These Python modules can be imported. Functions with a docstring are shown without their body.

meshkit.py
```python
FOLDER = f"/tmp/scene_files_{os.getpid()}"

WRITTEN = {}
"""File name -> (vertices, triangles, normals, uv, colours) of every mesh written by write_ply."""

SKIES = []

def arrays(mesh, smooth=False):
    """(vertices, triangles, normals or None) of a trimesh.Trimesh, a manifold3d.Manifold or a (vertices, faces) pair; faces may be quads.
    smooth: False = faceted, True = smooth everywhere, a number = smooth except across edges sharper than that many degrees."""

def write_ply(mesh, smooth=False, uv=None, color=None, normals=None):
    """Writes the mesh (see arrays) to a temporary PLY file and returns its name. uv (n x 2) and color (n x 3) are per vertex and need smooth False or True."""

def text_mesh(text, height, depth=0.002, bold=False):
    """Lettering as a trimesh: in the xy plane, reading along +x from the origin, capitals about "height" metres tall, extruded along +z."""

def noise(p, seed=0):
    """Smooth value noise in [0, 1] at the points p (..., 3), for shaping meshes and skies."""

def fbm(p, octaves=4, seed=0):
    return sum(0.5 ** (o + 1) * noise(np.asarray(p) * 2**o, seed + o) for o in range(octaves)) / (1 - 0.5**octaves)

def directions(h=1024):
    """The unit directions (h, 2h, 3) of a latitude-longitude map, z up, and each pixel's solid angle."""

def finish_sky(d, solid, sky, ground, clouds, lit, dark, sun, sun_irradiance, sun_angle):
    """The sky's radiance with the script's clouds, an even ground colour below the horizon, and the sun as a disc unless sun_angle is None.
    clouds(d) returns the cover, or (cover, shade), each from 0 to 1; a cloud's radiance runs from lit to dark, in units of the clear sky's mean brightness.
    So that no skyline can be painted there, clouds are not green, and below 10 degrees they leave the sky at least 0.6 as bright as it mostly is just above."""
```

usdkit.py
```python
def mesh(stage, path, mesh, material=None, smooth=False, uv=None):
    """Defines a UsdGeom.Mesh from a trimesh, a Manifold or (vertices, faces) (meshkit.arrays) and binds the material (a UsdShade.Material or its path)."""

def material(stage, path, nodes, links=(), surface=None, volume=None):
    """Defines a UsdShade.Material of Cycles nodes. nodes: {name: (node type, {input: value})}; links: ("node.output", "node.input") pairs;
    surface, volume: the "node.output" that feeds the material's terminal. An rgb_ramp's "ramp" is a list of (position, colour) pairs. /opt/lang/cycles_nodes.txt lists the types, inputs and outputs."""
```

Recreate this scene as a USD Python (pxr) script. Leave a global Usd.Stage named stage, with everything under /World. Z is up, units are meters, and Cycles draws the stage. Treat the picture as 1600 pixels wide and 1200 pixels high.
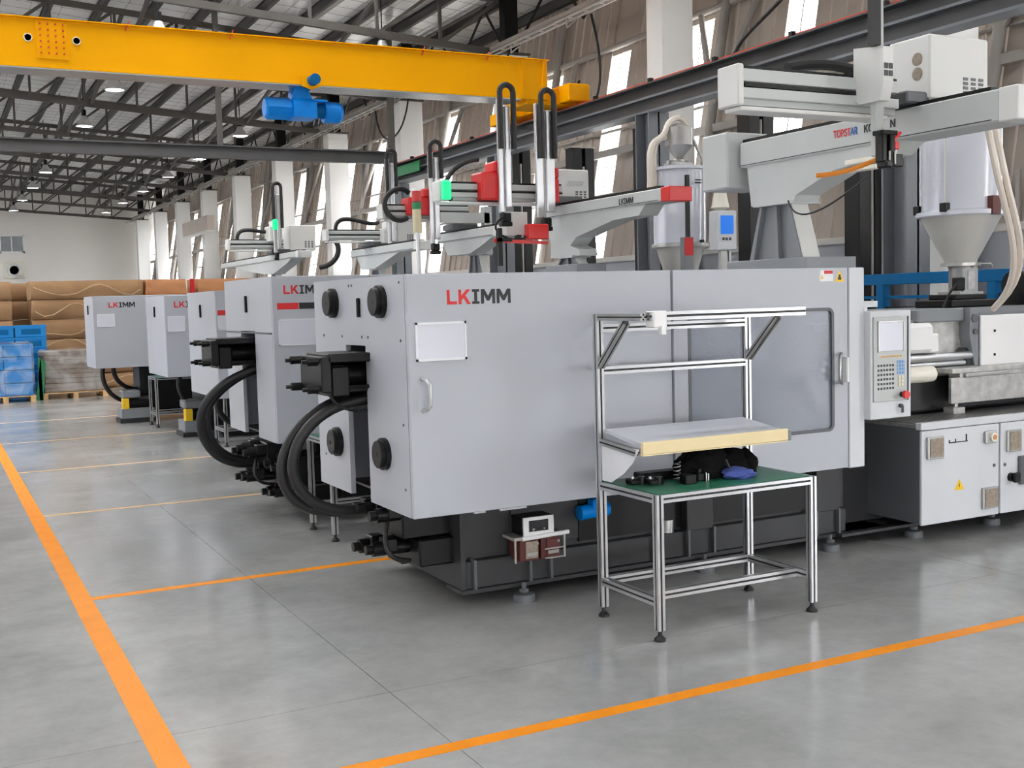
import math, random
import numpy as np, trimesh, usdkit, meshkit
from shapely.geometry import Polygon, Point, box as sbox
from pxr import Usd, UsdGeom, UsdLux, UsdShade, Gf, Sdf

stage = Usd.Stage.CreateInMemory()
UsdGeom.SetStageUpAxis(stage, 'Z'); UsdGeom.SetStageMetersPerUnit(stage, 1.0)
UsdGeom.Xform.Define(stage, '/World'); UsdGeom.Scope.Define(stage, '/World/Looks')
rnd = random.Random(7)

# ---------------------------------------------------------------- camera
FPX, YAW, PITCH, ROLL, CAMZ = 1765.54, 0.475924314, 0.0741481832, 0.0271726573, 1.75
EXPOSURE = 0.0
fw = np.array([math.sin(YAW) * math.cos(PITCH), math.cos(YAW) * math.cos(PITCH), -math.sin(PITCH)])
rt = np.array([math.cos(YAW), -math.sin(YAW), 0.0]); dn = np.cross(fw, rt)
r2 = math.cos(ROLL) * rt + math.sin(ROLL) * dn; d2 = np.cross(fw, r2)
cam = UsdGeom.Camera.Define(stage, '/World/camera')
cam.CreateHorizontalApertureAttr(36.0); cam.CreateVerticalApertureAttr(27.0)
cam.CreateFocalLengthAttr(36.0 * FPX / 1600.0)
cam.CreateClippingRangeAttr(Gf.Vec2f(0.05, 1000.0)); cam.CreateExposureAttr(EXPOSURE)
m4 = np.eye(4); m4[0, :3] = r2; m4[1, :3] = -d2; m4[2, :3] = -fw; m4[3, :3] = (0, 0, CAMZ)
UsdGeom.Xformable(cam).AddTransformOp().Set(Gf.Matrix4d(*m4.ravel().tolist()))

# ---------------------------------------------------------------- light: bright overcast sky, coming in through wall windows and added unseen openings
sky = UsdLux.DomeLight.Define(stage, '/World/overcast_sky')
sky.CreateIntensityAttr(1.0); sky.CreateColorAttr(Gf.Vec3f(0.975, 0.98, 1.0)); sky.CreateExposureAttr(1.92)

# ---------------------------------------------------------------- materials
def srgb(*c):
    return tuple(((x / 255) / 12.92 if x / 255 <= 0.04045 else ((x / 255 + 0.055) / 1.055) ** 2.4) for x in c)
LK = {}
def mat(name, col, rough=0.5, metal=0.0, var=0.06, scale=3.0, bump=0.0, bscale=40.0, coat=0.0, emit=None, spec=0.5):
    lo = tuple(max(0, c * (1 - var)) for c in col); hi = tuple(min(1, c * (1 + var)) for c in col)
    n = {'tc': ('geometry', {}), 'n': ('noise_texture', {'scale': scale, 'detail': 4.0}),
         'r': ('rgb_ramp', {'ramp': [(0.3, lo), (0.7, hi)]}),
         'p': ('principled_bsdf', {'roughness': rough, 'metallic': metal, 'specular_ior_level': spec, 'coat_weight': coat, 'coat_roughness': 0.1})}
    l = [('tc.position', 'n.vector'), ('n.fac', 'r.fac'), ('r.color', 'p.base_color')]
    if bump:
        n['bn'] = ('noise_texture', {'scale': bscale, 'detail': 3.0}); n['b'] = ('bump', {'strength': bump, 'distance': 0.01})
        l += [('tc.position', 'bn.vector'), ('bn.fac', 'b.height'), ('b.normal', 'p.normal')]
    if emit:
        n['p'][1].update({'emission_color': emit[0], 'emission_strength': emit[1]})
    LK[name] = usdkit.material(stage, '/World/Looks/' + name, n, l, surface='p.BSDF')
    return LK[name]
mat('machine_grey', srgb(176, 180, 188), 0.38, var=0.02, scale=1.2)
mat('machine_light', srgb(208, 211, 215), 0.4, var=0.02)
mat('robot_grey', srgb(188, 192, 191), 0.42, var=0.03)
mat('robot_white', srgb(214, 215, 212), 0.42, var=0.02)
mat('white_paint', srgb(238, 238, 238), 0.5, var=0.02)
mat('column_white', srgb(240, 240, 238), 0.7, var=0.02, scale=0.8)
mat('endwall_white', srgb(236, 233, 228), 0.8, var=0.02, scale=0.4)
mat('base_grey', srgb(47, 48, 50), 0.5, var=0.08)
mat('joint_grey', srgb(44, 44, 44), 0.9, spec=0.0)
mat('dark_grey', srgb(92, 95, 99), 0.45, var=0.05)
mat('pedestal_grey', srgb(128, 132, 137), 0.45, var=0.05)
mat('black_steel', srgb(15, 15, 16), 0.42, var=0.15, spec=0.3)
mat('black_rubber', srgb(26, 26, 27), 0.5, var=0.1)
mat('black_cloth', srgb(20, 20, 21), 0.95, var=0.2, bump=0.5, bscale=90, spec=0.1)
mat('crane_yellow', srgb(250, 174, 0), 0.42, var=0.04, scale=0.7, spec=0.1)
mat('hoist_blue', srgb(0, 132, 224), 0.38, var=0.06, spec=0.25)
mat('frame_blue', srgb(0, 96, 150), 0.5, var=0.08, spec=0.2)
mat('crate_blue', srgb(0, 128, 200), 0.4, var=0.08)
mat('red_plastic', srgb(214, 28, 28), 0.35, var=0.05)
mat('red_print', srgb(214, 40, 42), 0.5, var=0.03)
mat('blue_print', srgb(40, 92, 170), 0.5, var=0.03)
mat('black_print', srgb(34, 34, 38), 0.5, var=0.03)
mat('rail_red', srgb(214, 66, 40), 0.5, var=0.08)
mat('line_paint', srgb(232, 140, 0), 0.42, var=0.05, scale=6, spec=0.25)
mat('worn_line', srgb(214, 172, 118), 0.35, var=0.12, scale=5)
mat('aluminium', srgb(206, 207, 209), 0.3, metal=0.85, var=0.02)
mat('steel', srgb(176, 176, 174), 0.35, metal=0.8, var=0.08, scale=9)
mat('worn_steel', srgb(188, 187, 184), 0.42, metal=0.45, var=0.22, scale=14, bump=0.15)
mat('truss_steel', srgb(84, 81, 77), 0.6, var=0.1)
mat('purlin_steel', srgb(62, 60, 58), 0.5, var=0.12)
mat('runway_steel', srgb(70, 71, 73), 0.5, var=0.1)
mat('stanchion_grey', srgb(112, 116, 122), 0.5, var=0.06)
mat('yard_concrete', srgb(200, 198, 192), 0.9, var=0.05)
mat('cladding', srgb(192, 181, 170), 0.55, var=0.05, scale=1.5)
mat('girt', srgb(168, 163, 157), 0.5, var=0.08)
mat('wainscot', srgb(184, 188, 197), 0.7, var=0.03)
mat('ledge', srgb(222, 220, 215), 0.6, var=0.04)
mat('foil', srgb(250, 250, 249), 0.33, metal=0.6, var=0.03, scale=2.5, bump=0.16, bscale=5.0)
mat('wire', srgb(120, 118, 114), 0.6)
mat('card_brown', srgb(166, 130, 93), 0.75, var=0.12, scale=2.2, bump=0.25, bscale=7)
mat('card_orange', srgb(200, 140, 96), 0.75, var=0.06)
mat('strap_pale', srgb(205, 176, 138), 0.6)
mat('pallet_wood', srgb(196, 160, 112), 0.75, var=0.15, scale=9)
mat('wrapped_goods', srgb(132, 118, 104), 0.6, var=0.25, scale=7, bump=0.5, bscale=12)
mat('green_mat', srgb(40, 110, 82), 0.35, var=0.06)
mat('board_cream', srgb(232, 214, 168), 0.6, var=0.04)
mat('shelf_grey', srgb(196, 199, 206), 0.35, var=0.03)
mat('paper', srgb(214, 216, 226), 0.6, var=0.03, bump=0.2, bscale=14)
mat('paper_rim', srgb(228, 229, 234), 0.3, var=0.02)
mat('screen_off', srgb(222, 226, 236), 0.15, var=0.01)
mat('key_dark', srgb(70, 72, 76), 0.5)
mat('key_blue', srgb(130, 170, 216), 0.5)
mat('key_cream', srgb(222, 216, 190), 0.5)
mat('key_orange', srgb(232, 176, 96), 0.5)
mat('filter_tan', srgb(150, 138, 124), 0.8, var=0.2, scale=60)
mat('sign_yellow', srgb(245, 200, 30), 0.45)
mat('maroon', srgb(92, 44, 40), 0.5, var=0.1)
mat('blue_cloth', srgb(66, 82, 150), 0.9, var=0.2, bump=0.4, bscale=60)
mat('hose_clear', srgb(226, 216, 204), 0.3, var=0.05)
mat('hose_orange', srgb(226, 136, 40), 0.4)
mat('hopper_white', srgb(205, 208, 219), 0.22, var=0.015, coat=0.4)
mat('hopper_cone', srgb(206, 205, 200), 0.35, metal=0.25, var=0.03)
mat('cream_paint', srgb(232, 228, 214), 0.45, var=0.02)
mat('green_light', srgb(10, 120, 70), 0.3, emit=((0.0, 0.62, 0.25), 1.3))
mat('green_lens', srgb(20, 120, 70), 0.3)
mat('red_lens', srgb(200, 50, 45), 0.3)
mat('tower_body', srgb(206, 196, 160), 0.4)
mat('blue_screen', srgb(30, 110, 200), 0.2, emit=(srgb(20, 110, 220), 0.6))
mat('lamp_white', srgb(245, 245, 245), 0.4, emit=((1.0, 0.98, 0.95), 32.0))
mat('lamp_shade', srgb(190, 190, 188), 0.4, metal=0.3)
mat('grating', srgb(150, 150, 148), 0.5, metal=0.3, var=0.15, scale=20)
mat('door_glass_win', srgb(150, 156, 160), 0.2)

def special():
    P = '/World/Looks/'
    # polished concrete
    n = {'tc': ('geometry', {}), 'n': ('noise_texture', {'scale': 0.9, 'detail': 8.0, 'roughness': 0.65}), 'n2': ('noise_texture', {'scale': 11.0, 'detail': 9.0, 'roughness': 0.75}),
         'r': ('rgb_ramp', {'ramp': [(0.25, srgb(141, 142, 142)), (0.55, srgb(160, 160, 159)), (0.8, srgb(172, 171, 169))]}),
         'r2': ('rgb_ramp', {'ramp': [(0.3, (0.88, 0.88, 0.88)), (0.62, (1, 1, 1))]}),
         'mx': ('mix_color', {'fac': 1.0, 'blend_type': 'multiply'}),
         'rr': ('rgb_ramp', {'ramp': [(0.3, (0.11, 0.11, 0.11)), (0.75, (0.24, 0.24, 0.24))]}),
         'b': ('bump', {'strength': 0.04, 'distance': 0.01}),
         'p': ('principled_bsdf', {'specular_ior_level': 0.5})}
    n['mx'] = ('mix', {'mix_type': 'multiply', 'fac': 1.0})
    l = [('tc.position', 'n.vector'), ('tc.position', 'n2.vector'), ('n.fac', 'r.fac'), ('n2.fac', 'r2.fac'), ('r.color', 'mx.color1'), ('r2.color', 'mx.color2'),
         ('mx.color', 'p.base_color'), ('n.fac', 'rr.fac'), ('rr.color', 'p.roughness'), ('n2.fac', 'b.height'), ('b.normal', 'p.normal')]
    LK['concrete'] = usdkit.material(stage, P + 'concrete', n, l, surface='p.BSDF')
    # translucent daylight strip
    LK['daylight_pane'] = usdkit.material(stage, P + 'daylight_pane', {'t': ('transparent_bsdf', {'color': (0.97, 0.97, 0.97)}), 'd': ('translucent_bsdf', {'color': (0.93, 0.93, 0.93)}), 'm': ('mix_closure', {'fac': 0.25})},
                                        [('t.BSDF', 'm.closure1'), ('d.BSDF', 'm.closure2')], surface='m.closure')
    # scratched plastic safety-door window
    LK['scratched_pane'] = usdkit.material(stage, P + 'scratched_pane', {
        'tc': ('geometry', {}), 'n': ('noise_texture', {'scale': 3.0, 'detail': 6.0, 'distortion': 1.5}), 'r': ('rgb_ramp', {'ramp': [(0.35, (0.5, 0.5, 0.5)), (0.75, (0.75, 0.75, 0.75))]}),
        't': ('transparent_bsdf', {'color': (0.86, 0.9, 0.95)}), 'p': ('principled_bsdf', {'base_color': srgb(160, 166, 178), 'roughness': 0.2}), 'm': ('mix_closure', {})},
        [('tc.position', 'n.vector'), ('n.fac', 'r.fac'), ('r.color', 'm.fac'), ('t.BSDF', 'm.closure1'), ('p.BSDF', 'm.closure2')], surface='m.closure')
    # stretch film
    LK['stretch_film'] = usdkit.material(stage, P + 'stretch_film', {
        'tc': ('geometry', {}), 'n': ('noise_texture', {'scale': 2.2, 'detail': 3.0, 'distortion': 1.2}), 'b': ('bump', {'strength': 0.5, 'distance': 0.03}), 'r': ('rgb_ramp', {'ramp': [(0.45, (0.05, 0.05, 0.05)), (0.75, (0.4, 0.4, 0.4))]}),
        't': ('transparent_bsdf', {'color': (0.96, 0.97, 0.98)}), 'p': ('principled_bsdf', {'base_color': (0.85, 0.87, 0.88), 'roughness': 0.18}), 'm': ('mix_closure', {})},
        [('tc.position', 'n.vector'), ('n.fac', 'b.height'), ('b.normal', 'p.normal'), ('n.fac', 'r.fac'), ('r.color', 'm.fac'), ('t.BSDF', 'm.closure1'), ('p.BSDF', 'm.closure2')], surface='m.closure')
special()

# ---------------------------------------------------------------- mesh helpers
def bxm(x0, x1, y0, y1, z0, z1, b=0.0):
    x0, x1 = min(x0, x1), max(x0, x1); y0, y1 = min(y0, y1), max(y0, y1); z0, z1 = min(z0, z1), max(z0, z1)
    b = min(b, 0.45 * min(x1 - x0, y1 - y0, z1 - z0))
    if b <= 0:
        return trimesh.creation.box(extents=(x1 - x0, y1 - y0, z1 - z0), transform=trimesh.transformations.translation_matrix(((x0 + x1) / 2, (y0 + y1) / 2, (z0 + z1) / 2)))
    pts = []
    for sx in (0, 1):
        for sy in (0, 1):
            for sz in (0, 1):
                c = [(x0, x1)[sx], (y0, y1)[sy], (z0, z1)[sz]]; s = [1 - 2 * sx, 1 - 2 * sy, 1 - 2 * sz]
                for k in range(3):
                    p = list(c)
                    for j in range(3):
                        if j != k: p[j] += s[j] * b
                    pts.append(p)
    return trimesh.Trimesh(pts, process=False).convex_hull
def frame_of(d):
    d = np.asarray(d, float); d = d / np.linalg.norm(d)
    u = np.cross(d, [0, 0, 1.0]) if abs(d[2]) < 0.95 else np.cross(d, [0, 1.0, 0])
    u /= np.linalg.norm(u); return d, u, np.cross(d, u)
def sweep(points, prof, closed_ends=True):
    P = np.asarray(points, float); prof = np.asarray(prof, float); n = len(prof)
    T = np.gradient(P, axis=0); T /= np.linalg.norm(T, axis=1, keepdims=True)
    d, u, v = frame_of(T[0]); V = []
    for i in range(len(P)):
        t = T[i]; u = u - t * (u @ t); u /= np.linalg.norm(u); v = np.cross(t, u)
        V.append(P[i] + prof[:, :1] * u + prof[:, 1:] * v)
    V = np.vstack(V); F = []
    for i in range(len(P) - 1):
        for j in range(n):
            a, b = i * n + j, i * n + (j + 1) % n
            F += [[a, b, b + n], [a, b + n, a + n]]
    k = len(V); V = np.vstack([V, P[:1], P[-1:]]); o = (len(P) - 1) * n
    for j in range(n):
        F += [[k, (j + 1) % n, j], [k + 1, o + j, o + (j + 1) % n]]
    return trimesh.Trimesh(V, F, process=False)
def circ(r, n=10):
    a = np.arange(n) * 2 * math.pi / n; return np.c_[np.cos(a), np.sin(a)] * r
def smooth_path(pts, n=24):
    from scipy.interpolate import CubicSpline
    pts = np.asarray(pts, float); t = np.r_[0, np.cumsum(np.linalg.norm(np.diff(pts, axis=0), axis=1))]
    return CubicSpline(t, pts)(np.linspace(0, t[-1], n))
def groove_shade_bars(p, q, w):  # black bars that paint the shade inside the slots
    d, u, v = frame_of(np.subtract(q, p)); mb = MB(); p = np.asarray(p, float); q = np.asarray(q, float)
    for e, f in ((u, v), (-u, v), (v, u), (-v, u)):
        o = e * (w / 2 - 0.12 * w); hw = f * 0.125 * w; dp = e * 0.05 * w
        mb.add(trimesh.Trimesh([a + o + sh * hw + sd * dp for a in (p, q) for sh in (-1, 1) for sd in (-1, 1)], process=False).convex_hull)
    return mb
class MB:
    def __init__(s): s.m = []
    def box(s, x0, x1, y0, y1, z0, z1, b=0.0): s.m.append(bxm(x0, x1, y0, y1, z0, z1, b)); return s
    def cyl(s, p, q, r, n=20, r2=None):
        r2 = r if r2 is None else r2; d, u, v = frame_of(np.subtract(q, p)); a = np.arange(n) * 2 * math.pi / n
        ring = np.cos(a)[:, None] * u + np.sin(a)[:, None] * v
        V = np.vstack([np.asarray(p) + ring * r, np.asarray(q) + ring * r2, [p], [q]]); F = []
        for j in range(n):
            k = (j + 1) % n; F += [[j, k, n + k], [j, n + k, n + j], [2 * n, k, j], [2 * n + 1, n + j, n + k]]
        s.m.append(trimesh.Trimesh(V, F, process=False)); return s
    def tube(s, pts, r, n=8, k=0): s.m.append(sweep(smooth_path(pts, k) if k else pts, circ(r, n))); return s
    def bar(s, p, q, w, h=None):                                         # rectangular bar along a segment
        h = h or w; s.m.append(sweep([p, q], [(-w / 2, -h / 2), (w / 2, -h / 2), (w / 2, h / 2), (-w / 2, h / 2)])); return s
    def slot(s, p, q, w=0.04):                                           # slotted aluminium section
        a, g, dp = w / 2, w * 0.13, w * 0.3; pr = []
        for k in range(4):
            c, si = math.cos(k * math.pi / 2), math.sin(k * math.pi / 2)
            for x, y in ((-a, -a), (-g, -a), (-g, -a + dp), (g, -a + dp), (g, -a)): pr.append((c * x - si * y, si * x + c * y))
        d, u, v = frame_of(np.subtract(q, p)); pg = Polygon(pr)
        m = trimesh.creation.extrude_polygon(pg, float(np.linalg.norm(np.subtract(q, p))), engine='earcut')
        T = np.eye(4); T[:3, 0] = u; T[:3, 1] = v; T[:3, 2] = d; T[:3, 3] = p
        m.apply_transform(T); s.m.append(m); return s
    def prism(s, poly, axis, a0, a1):
        pg = poly if hasattr(poly, 'exterior') else Polygon(poly)
        m = trimesh.creation.extrude_polygon(pg, abs(a1 - a0), engine='earcut'); v = m.vertices.copy(); v[:, 2] += min(a0, a1)
        if axis == 'x': v = v[:, [2, 0, 1]]
        elif axis == 'y': v = v[:, [0, 2, 1]]; m.invert()
        s.m.append(trimesh.Trimesh(v, m.faces, process=False)); return s
    def lathe(s, prof, c, n=32, axis='z'):
        prof = np.asarray(prof, float); a = np.arange(n) * 2 * math.pi / n; k = len(prof)
        V = np.vstack([np.c_[r * np.cos(a), r * np.sin(a), np.full(n, z)] for r, z in prof]); F = []
        for i in range(k - 1):
            for j in range(n):
                q = (j + 1) % n; F += [[i * n + j, i * n + q, (i + 1) * n + q], [i * n + j, (i + 1) * n + q, (i + 1) * n + j]]
        V = np.vstack([V, [[0, 0, prof[0, 1]], [0, 0, prof[-1, 1]]]])
        for j in range(n):
            q = (j + 1) % n; F += [[k * n, q, j], [k * n + 1, (k - 1) * n + j, (k - 1) * n + q]]
        if axis == 'x': V = V[:, [2, 0, 1]]
        if axis == 'y': V = V[:, [1, 2, 0]]
        s.m.append(trimesh.Trimesh(V + np.asarray(c, float), F, process=False)); return s
    def text(s, txt, h, at, face, bold=True, depth=0.002, sx=1.0):                # face: '-y' or '-x'
        m = meshkit.text_mesh(txt, h, depth, bold); v = m.vertices * np.array([sx, 1, 1])
        v = np.c_[v[:, 0], -v[:, 2], v[:, 1]] if face == '-y' else np.c_[-v[:, 2], -v[:, 0], v[:, 1]]
        s.m.append(trimesh.Trimesh(v + np.asarray(at, float), m.faces, process=False)); return s
    def add(s, m): s.m.append(m); return s
    def mesh(s): return trimesh.util.concatenate(s.m)
    def shift(s, d):
        for m in s.m: m.apply_translation(d)
        return s
USED = {}
def path_for(parent, name):
    k = USED.get((parent, name), 0); USED[(parent, name)] = k + 1
    return f'{parent}/{name}' + (f'_{k:03d}' if k else '')
def ppath(p): return '/World' if p is None else (p if isinstance(p, str) else str(p.GetPath()))
def obj(name, mb, m, parent=None, smooth=35, kind=None, label=None):
    me = mb.mesh() if isinstance(mb, MB) else mb
    o = usdkit.mesh(stage, path_for(ppath(parent), name), me, LK[m], smooth=smooth).GetPrim()
    if kind: o.SetCustomDataByKey('kind', kind)
    if label: o.SetCustomDataByKey('label', label)
    return o
def tag(o, label, cat, group=None, kind=None):
    o.SetCustomDataByKey('label', label); o.SetCustomDataByKey('category', cat)
    if group: o.SetCustomDataByKey('group', group)
    if kind: o.SetCustomDataByKey('kind', kind)
    return o
GROUPS = {'wall_column': 'white columns on the window wall', 'wall_strut': 'pipe struts behind the wall columns', 'roof_truss': 'roof trusses', 'sway_brace': 'sway braces between the trusses', 'eaves_brace': 'braces at the eaves',
          'high_bay_lamp': 'high bay lamps under the roof', 'runway_column': 'columns under the crane runway', 'dark_stanchion': 'black stanchions by the window wall', 'injection_molding_machine': 'row of molding machines', 'takeout_robot': 'robots on the machines',
          'hopper_dryer': 'white hopper dryers', 'workbench': 'aluminium tables before the machines', 'board_bundle': 'stacked board bundles', 'blue_crate': 'stacked blue crates', 'pallet': 'wooden pallets', 'hanging_cable': 'loose hanging cables', 'jaw_piece': 'jaw pieces on the bench', 'transformer': 'boxes under the digital unit'}
def thing(name, label, cat, loc=(0, 0, 0), group=None, rz=0.0):
    group = group or GROUPS.get(name)
    x = UsdGeom.Xform.Define(stage, path_for('/World', name)); x.AddTranslateOp().Set(Gf.Vec3d(*map(float, loc)))
    if rz: x.AddRotateZOp().Set(float(rz))
    return tag(x.GetPrim(), label, cat, group)
def dup(src, label, loc, rz=0.0, group=None):
    was = src.GetCustomData(); nm = src.GetName().rstrip('0123456789').rstrip('_')
    r = thing(nm, label, was['category'], loc, group or was.get('group'), rz)
    r.GetReferences().AddInternalReference(src.GetPath()); r.SetInstanceable(True)
    return r
def struct(name, mb, m, label=None, parent=None, smooth=35):
    o = obj(name, mb, m, parent, smooth, kind='structure')
    if label: o.SetCustomDataByKey('label', label)
    return o
def holder(name, label):
    x = UsdGeom.Xform.Define(stage, path_for('/World', name)).GetPrim(); x.SetCustomDataByKey('kind', 'structure'); x.SetCustomDataByKey('label', label); return x
LVL = ['lowest', 'second lowest', 'third lowest', 'third highest', 'second highest', 'topmost']
ORD = ['first', 'second', 'third', 'fourth', 'fifth', 'sixth', 'seventh', 'eighth', 'ninth', 'tenth', 'eleventh', 'twelfth', 'thirteenth', 'fourteenth']

# ================================================================ SETTING
WX0, WK, WZ0 = 10.7, 0.185, 2.45                                        # inclined cladding: x = WX0 + WK (z - WZ0)
wx = lambda z: WX0 + WK * (z - WZ0)
YA, YB = -11.0, 63.0
EAVE, SLOPE, XE = 7.7, 0.075, 10.3
roofz = lambda x: EAVE + SLOPE * (XE - x) if x > -14 else 0
# floor slabs with recessed joints
fl = holder('floor', 'polished grey concrete floor of the hall, cast in large slabs')
xs = [-16, -9.2, -3.7, 1.76, 5.8, 9.3, 12.5]; ys = [-14, -7.0, -1.2, 4.7, 10.6, 16.5, 24, 33, 43, 53, 64]
g = 0.0016
for i in range(len(xs) - 1):
    for j in range(len(ys) - 1):
        obj('floor_slab', MB().box(xs[i] + g, xs[i + 1] - g, ys[j] + g, ys[j + 1] - g, -0.12, 0.0), 'concrete', fl, smooth=False)
obj('joint_filler', MB().box(-16, 12.5, -14, 64, -0.13, -0.004), 'joint_grey', fl)
struct('ground', MB().box(-160, 160, -160, 200, -0.5, -0.14), 'yard_concrete', 'pale concrete yard outside the hall')
# painted lines
def line(x0, x1, y0, y1, label, m='line_paint'):
    tag(obj('floor_line', MB().box(x0, x1, y0, y1, 0.0, 0.0012), m), label, 'floor line', 'painted floor lines')
line(0.685, 0.80, -3, 23.0, 'long orange aisle line painted along the row of machine ends')
bays = [3.98, 7.225, 10.44, 13.46, 16.6, 19.8]
names = ['in front of the workbench', 'between the nearest machine and the second machine', 'between the second and third machines', 'between the third and fourth machines',
         'between the fourth machine and the farthest machine', 'beyond the farthest machine']
for y, n in zip(bays, names):
    line(0.80, 9.0, y - 0.04 + 0.01 * (y > 10), y + 0.04 - 0.01 * (y > 10), ('pale worn' if y > 10 else 'orange') + ' bay line painted across the floor ' + n, 'worn_line' if y > 10 else 'line_paint')

# right wall: low wall, ledge, inclined cladding panels with daylight strips
wr = holder('wall_right', 'window wall with grey low wall and inclined beige ribbed cladding')
DY0, DY1, DZ = -3.0, 0.2, 4.0                                             # unseen side doorway, added and sized for light from the right
for a, b in ((YA, DY0), (DY1, YB)):
    obj('low_wall', MB().box(WX0 - 0.02, WX0 + 0.2, a, b, -0.1, 2.36), 'wainscot', wr)
    obj('ledge', MB().box(WX0 - 0.07, WX0 + 0.22, a, b, 2.36, 2.45, 0.01), 'ledge', wr)
ZT = 7.9
def slab_on_wall(y0, y1, z0, z1, off0, off1):
    P = [(wx(z0) + off0, z0), (wx(z1) + off0, z1), (wx(z1) + off1, z1), (wx(z0) + off1, z0)]
    return Polygon([(y0, 0), (y1, 0), (y1, 1), (y0, 1)]), P
def wall_prism(mb, y0, y1, z0, z1, o0, o1):
    v = []
    for y in (y0, y1):
        for z, o in ((z0, o0), (z1, o0), (z1, o1), (z0, o1)): v.append((wx(z) + o, y, z))
    mb.add(trimesh.Trimesh(v, process=False).convex_hull); return mb
WIN = [10.2 + 2.4 * k for k in range(-8, 22)]
WZB, WZT, WW = 2.47, 6.12, 0.29
def is_open(y): return any(abs(y - w) < WW for w in WIN)
PW = 0.3
for w in WIN:
    # cladding to the next window in ribbed panels
    for k in range(6):
        y0 = w + WW + k * (2.4 - 2 * WW) / 6; y1 = y0 + (2.4 - 2 * WW) / 6
        if y0 > YB: continue
        zb_ = DZ if DY0 < y0 < DY1 else 2.45
        mb = MB(); wall_prism(mb, y0 + 0.004, y1 - 0.004, zb_, ZT, 0.0, 0.03)
        wall_prism(mb, y0 + 0.004, y0 + 0.05, zb_, ZT, -0.035, 0.0)
        obj('cladding_panel', mb, 'cladding', wr, smooth=False)
    obj('cladding_panel', wall_prism(MB(), w - WW, w + WW, WZT, ZT, 0.0, 0.03), 'cladding', wr, smooth=False)
for k, z in enumerate((3.56, 4.3, 4.7, 6.24)):
    mb = MB(); ya = DY1 if z < DZ else YA
    if z == 6.24: mb.cyl((wx(z) - 0.1, ya, z), (wx(z) - 0.1, YB, z), 0.055, 10)
    elif z == 4.3: mb.box(wx(z) - 0.16, wx(z) - 0.02, ya, YB, z - 0.06, z + 0.06)
    else: mb.cyl((wx(z) - 0.06, ya, z), (wx(z) - 0.06, YB, z), 0.025, 8)
    obj('girt', mb, 'girt', wr)
for k, w in enumerate([w for w in WIN if YA < w < YB and not DY0 < w < DY1 + 0.3]):
    h = holder(f'window_{k + 1}', f'tall narrow daylight strip in the inclined cladding, {(ORD + ["far"] * 30)[k]} along the wall')
    obj('pane', wall_prism(MB(), w - WW, w + WW, WZB, WZT, 0.01, 0.016), 'daylight_pane', h, smooth=False)
    mb = MB()
    wall_prism(mb, w - 0.012, w + 0.012, WZB, WZT, -0.01, 0.02)
    for z in (3.0, 5.4): wall_prism(mb, w - WW, w + WW, z, z + 0.025, -0.01, 0.02)
    obj('frame', mb, 'white_paint', h, smooth=False)
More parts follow.
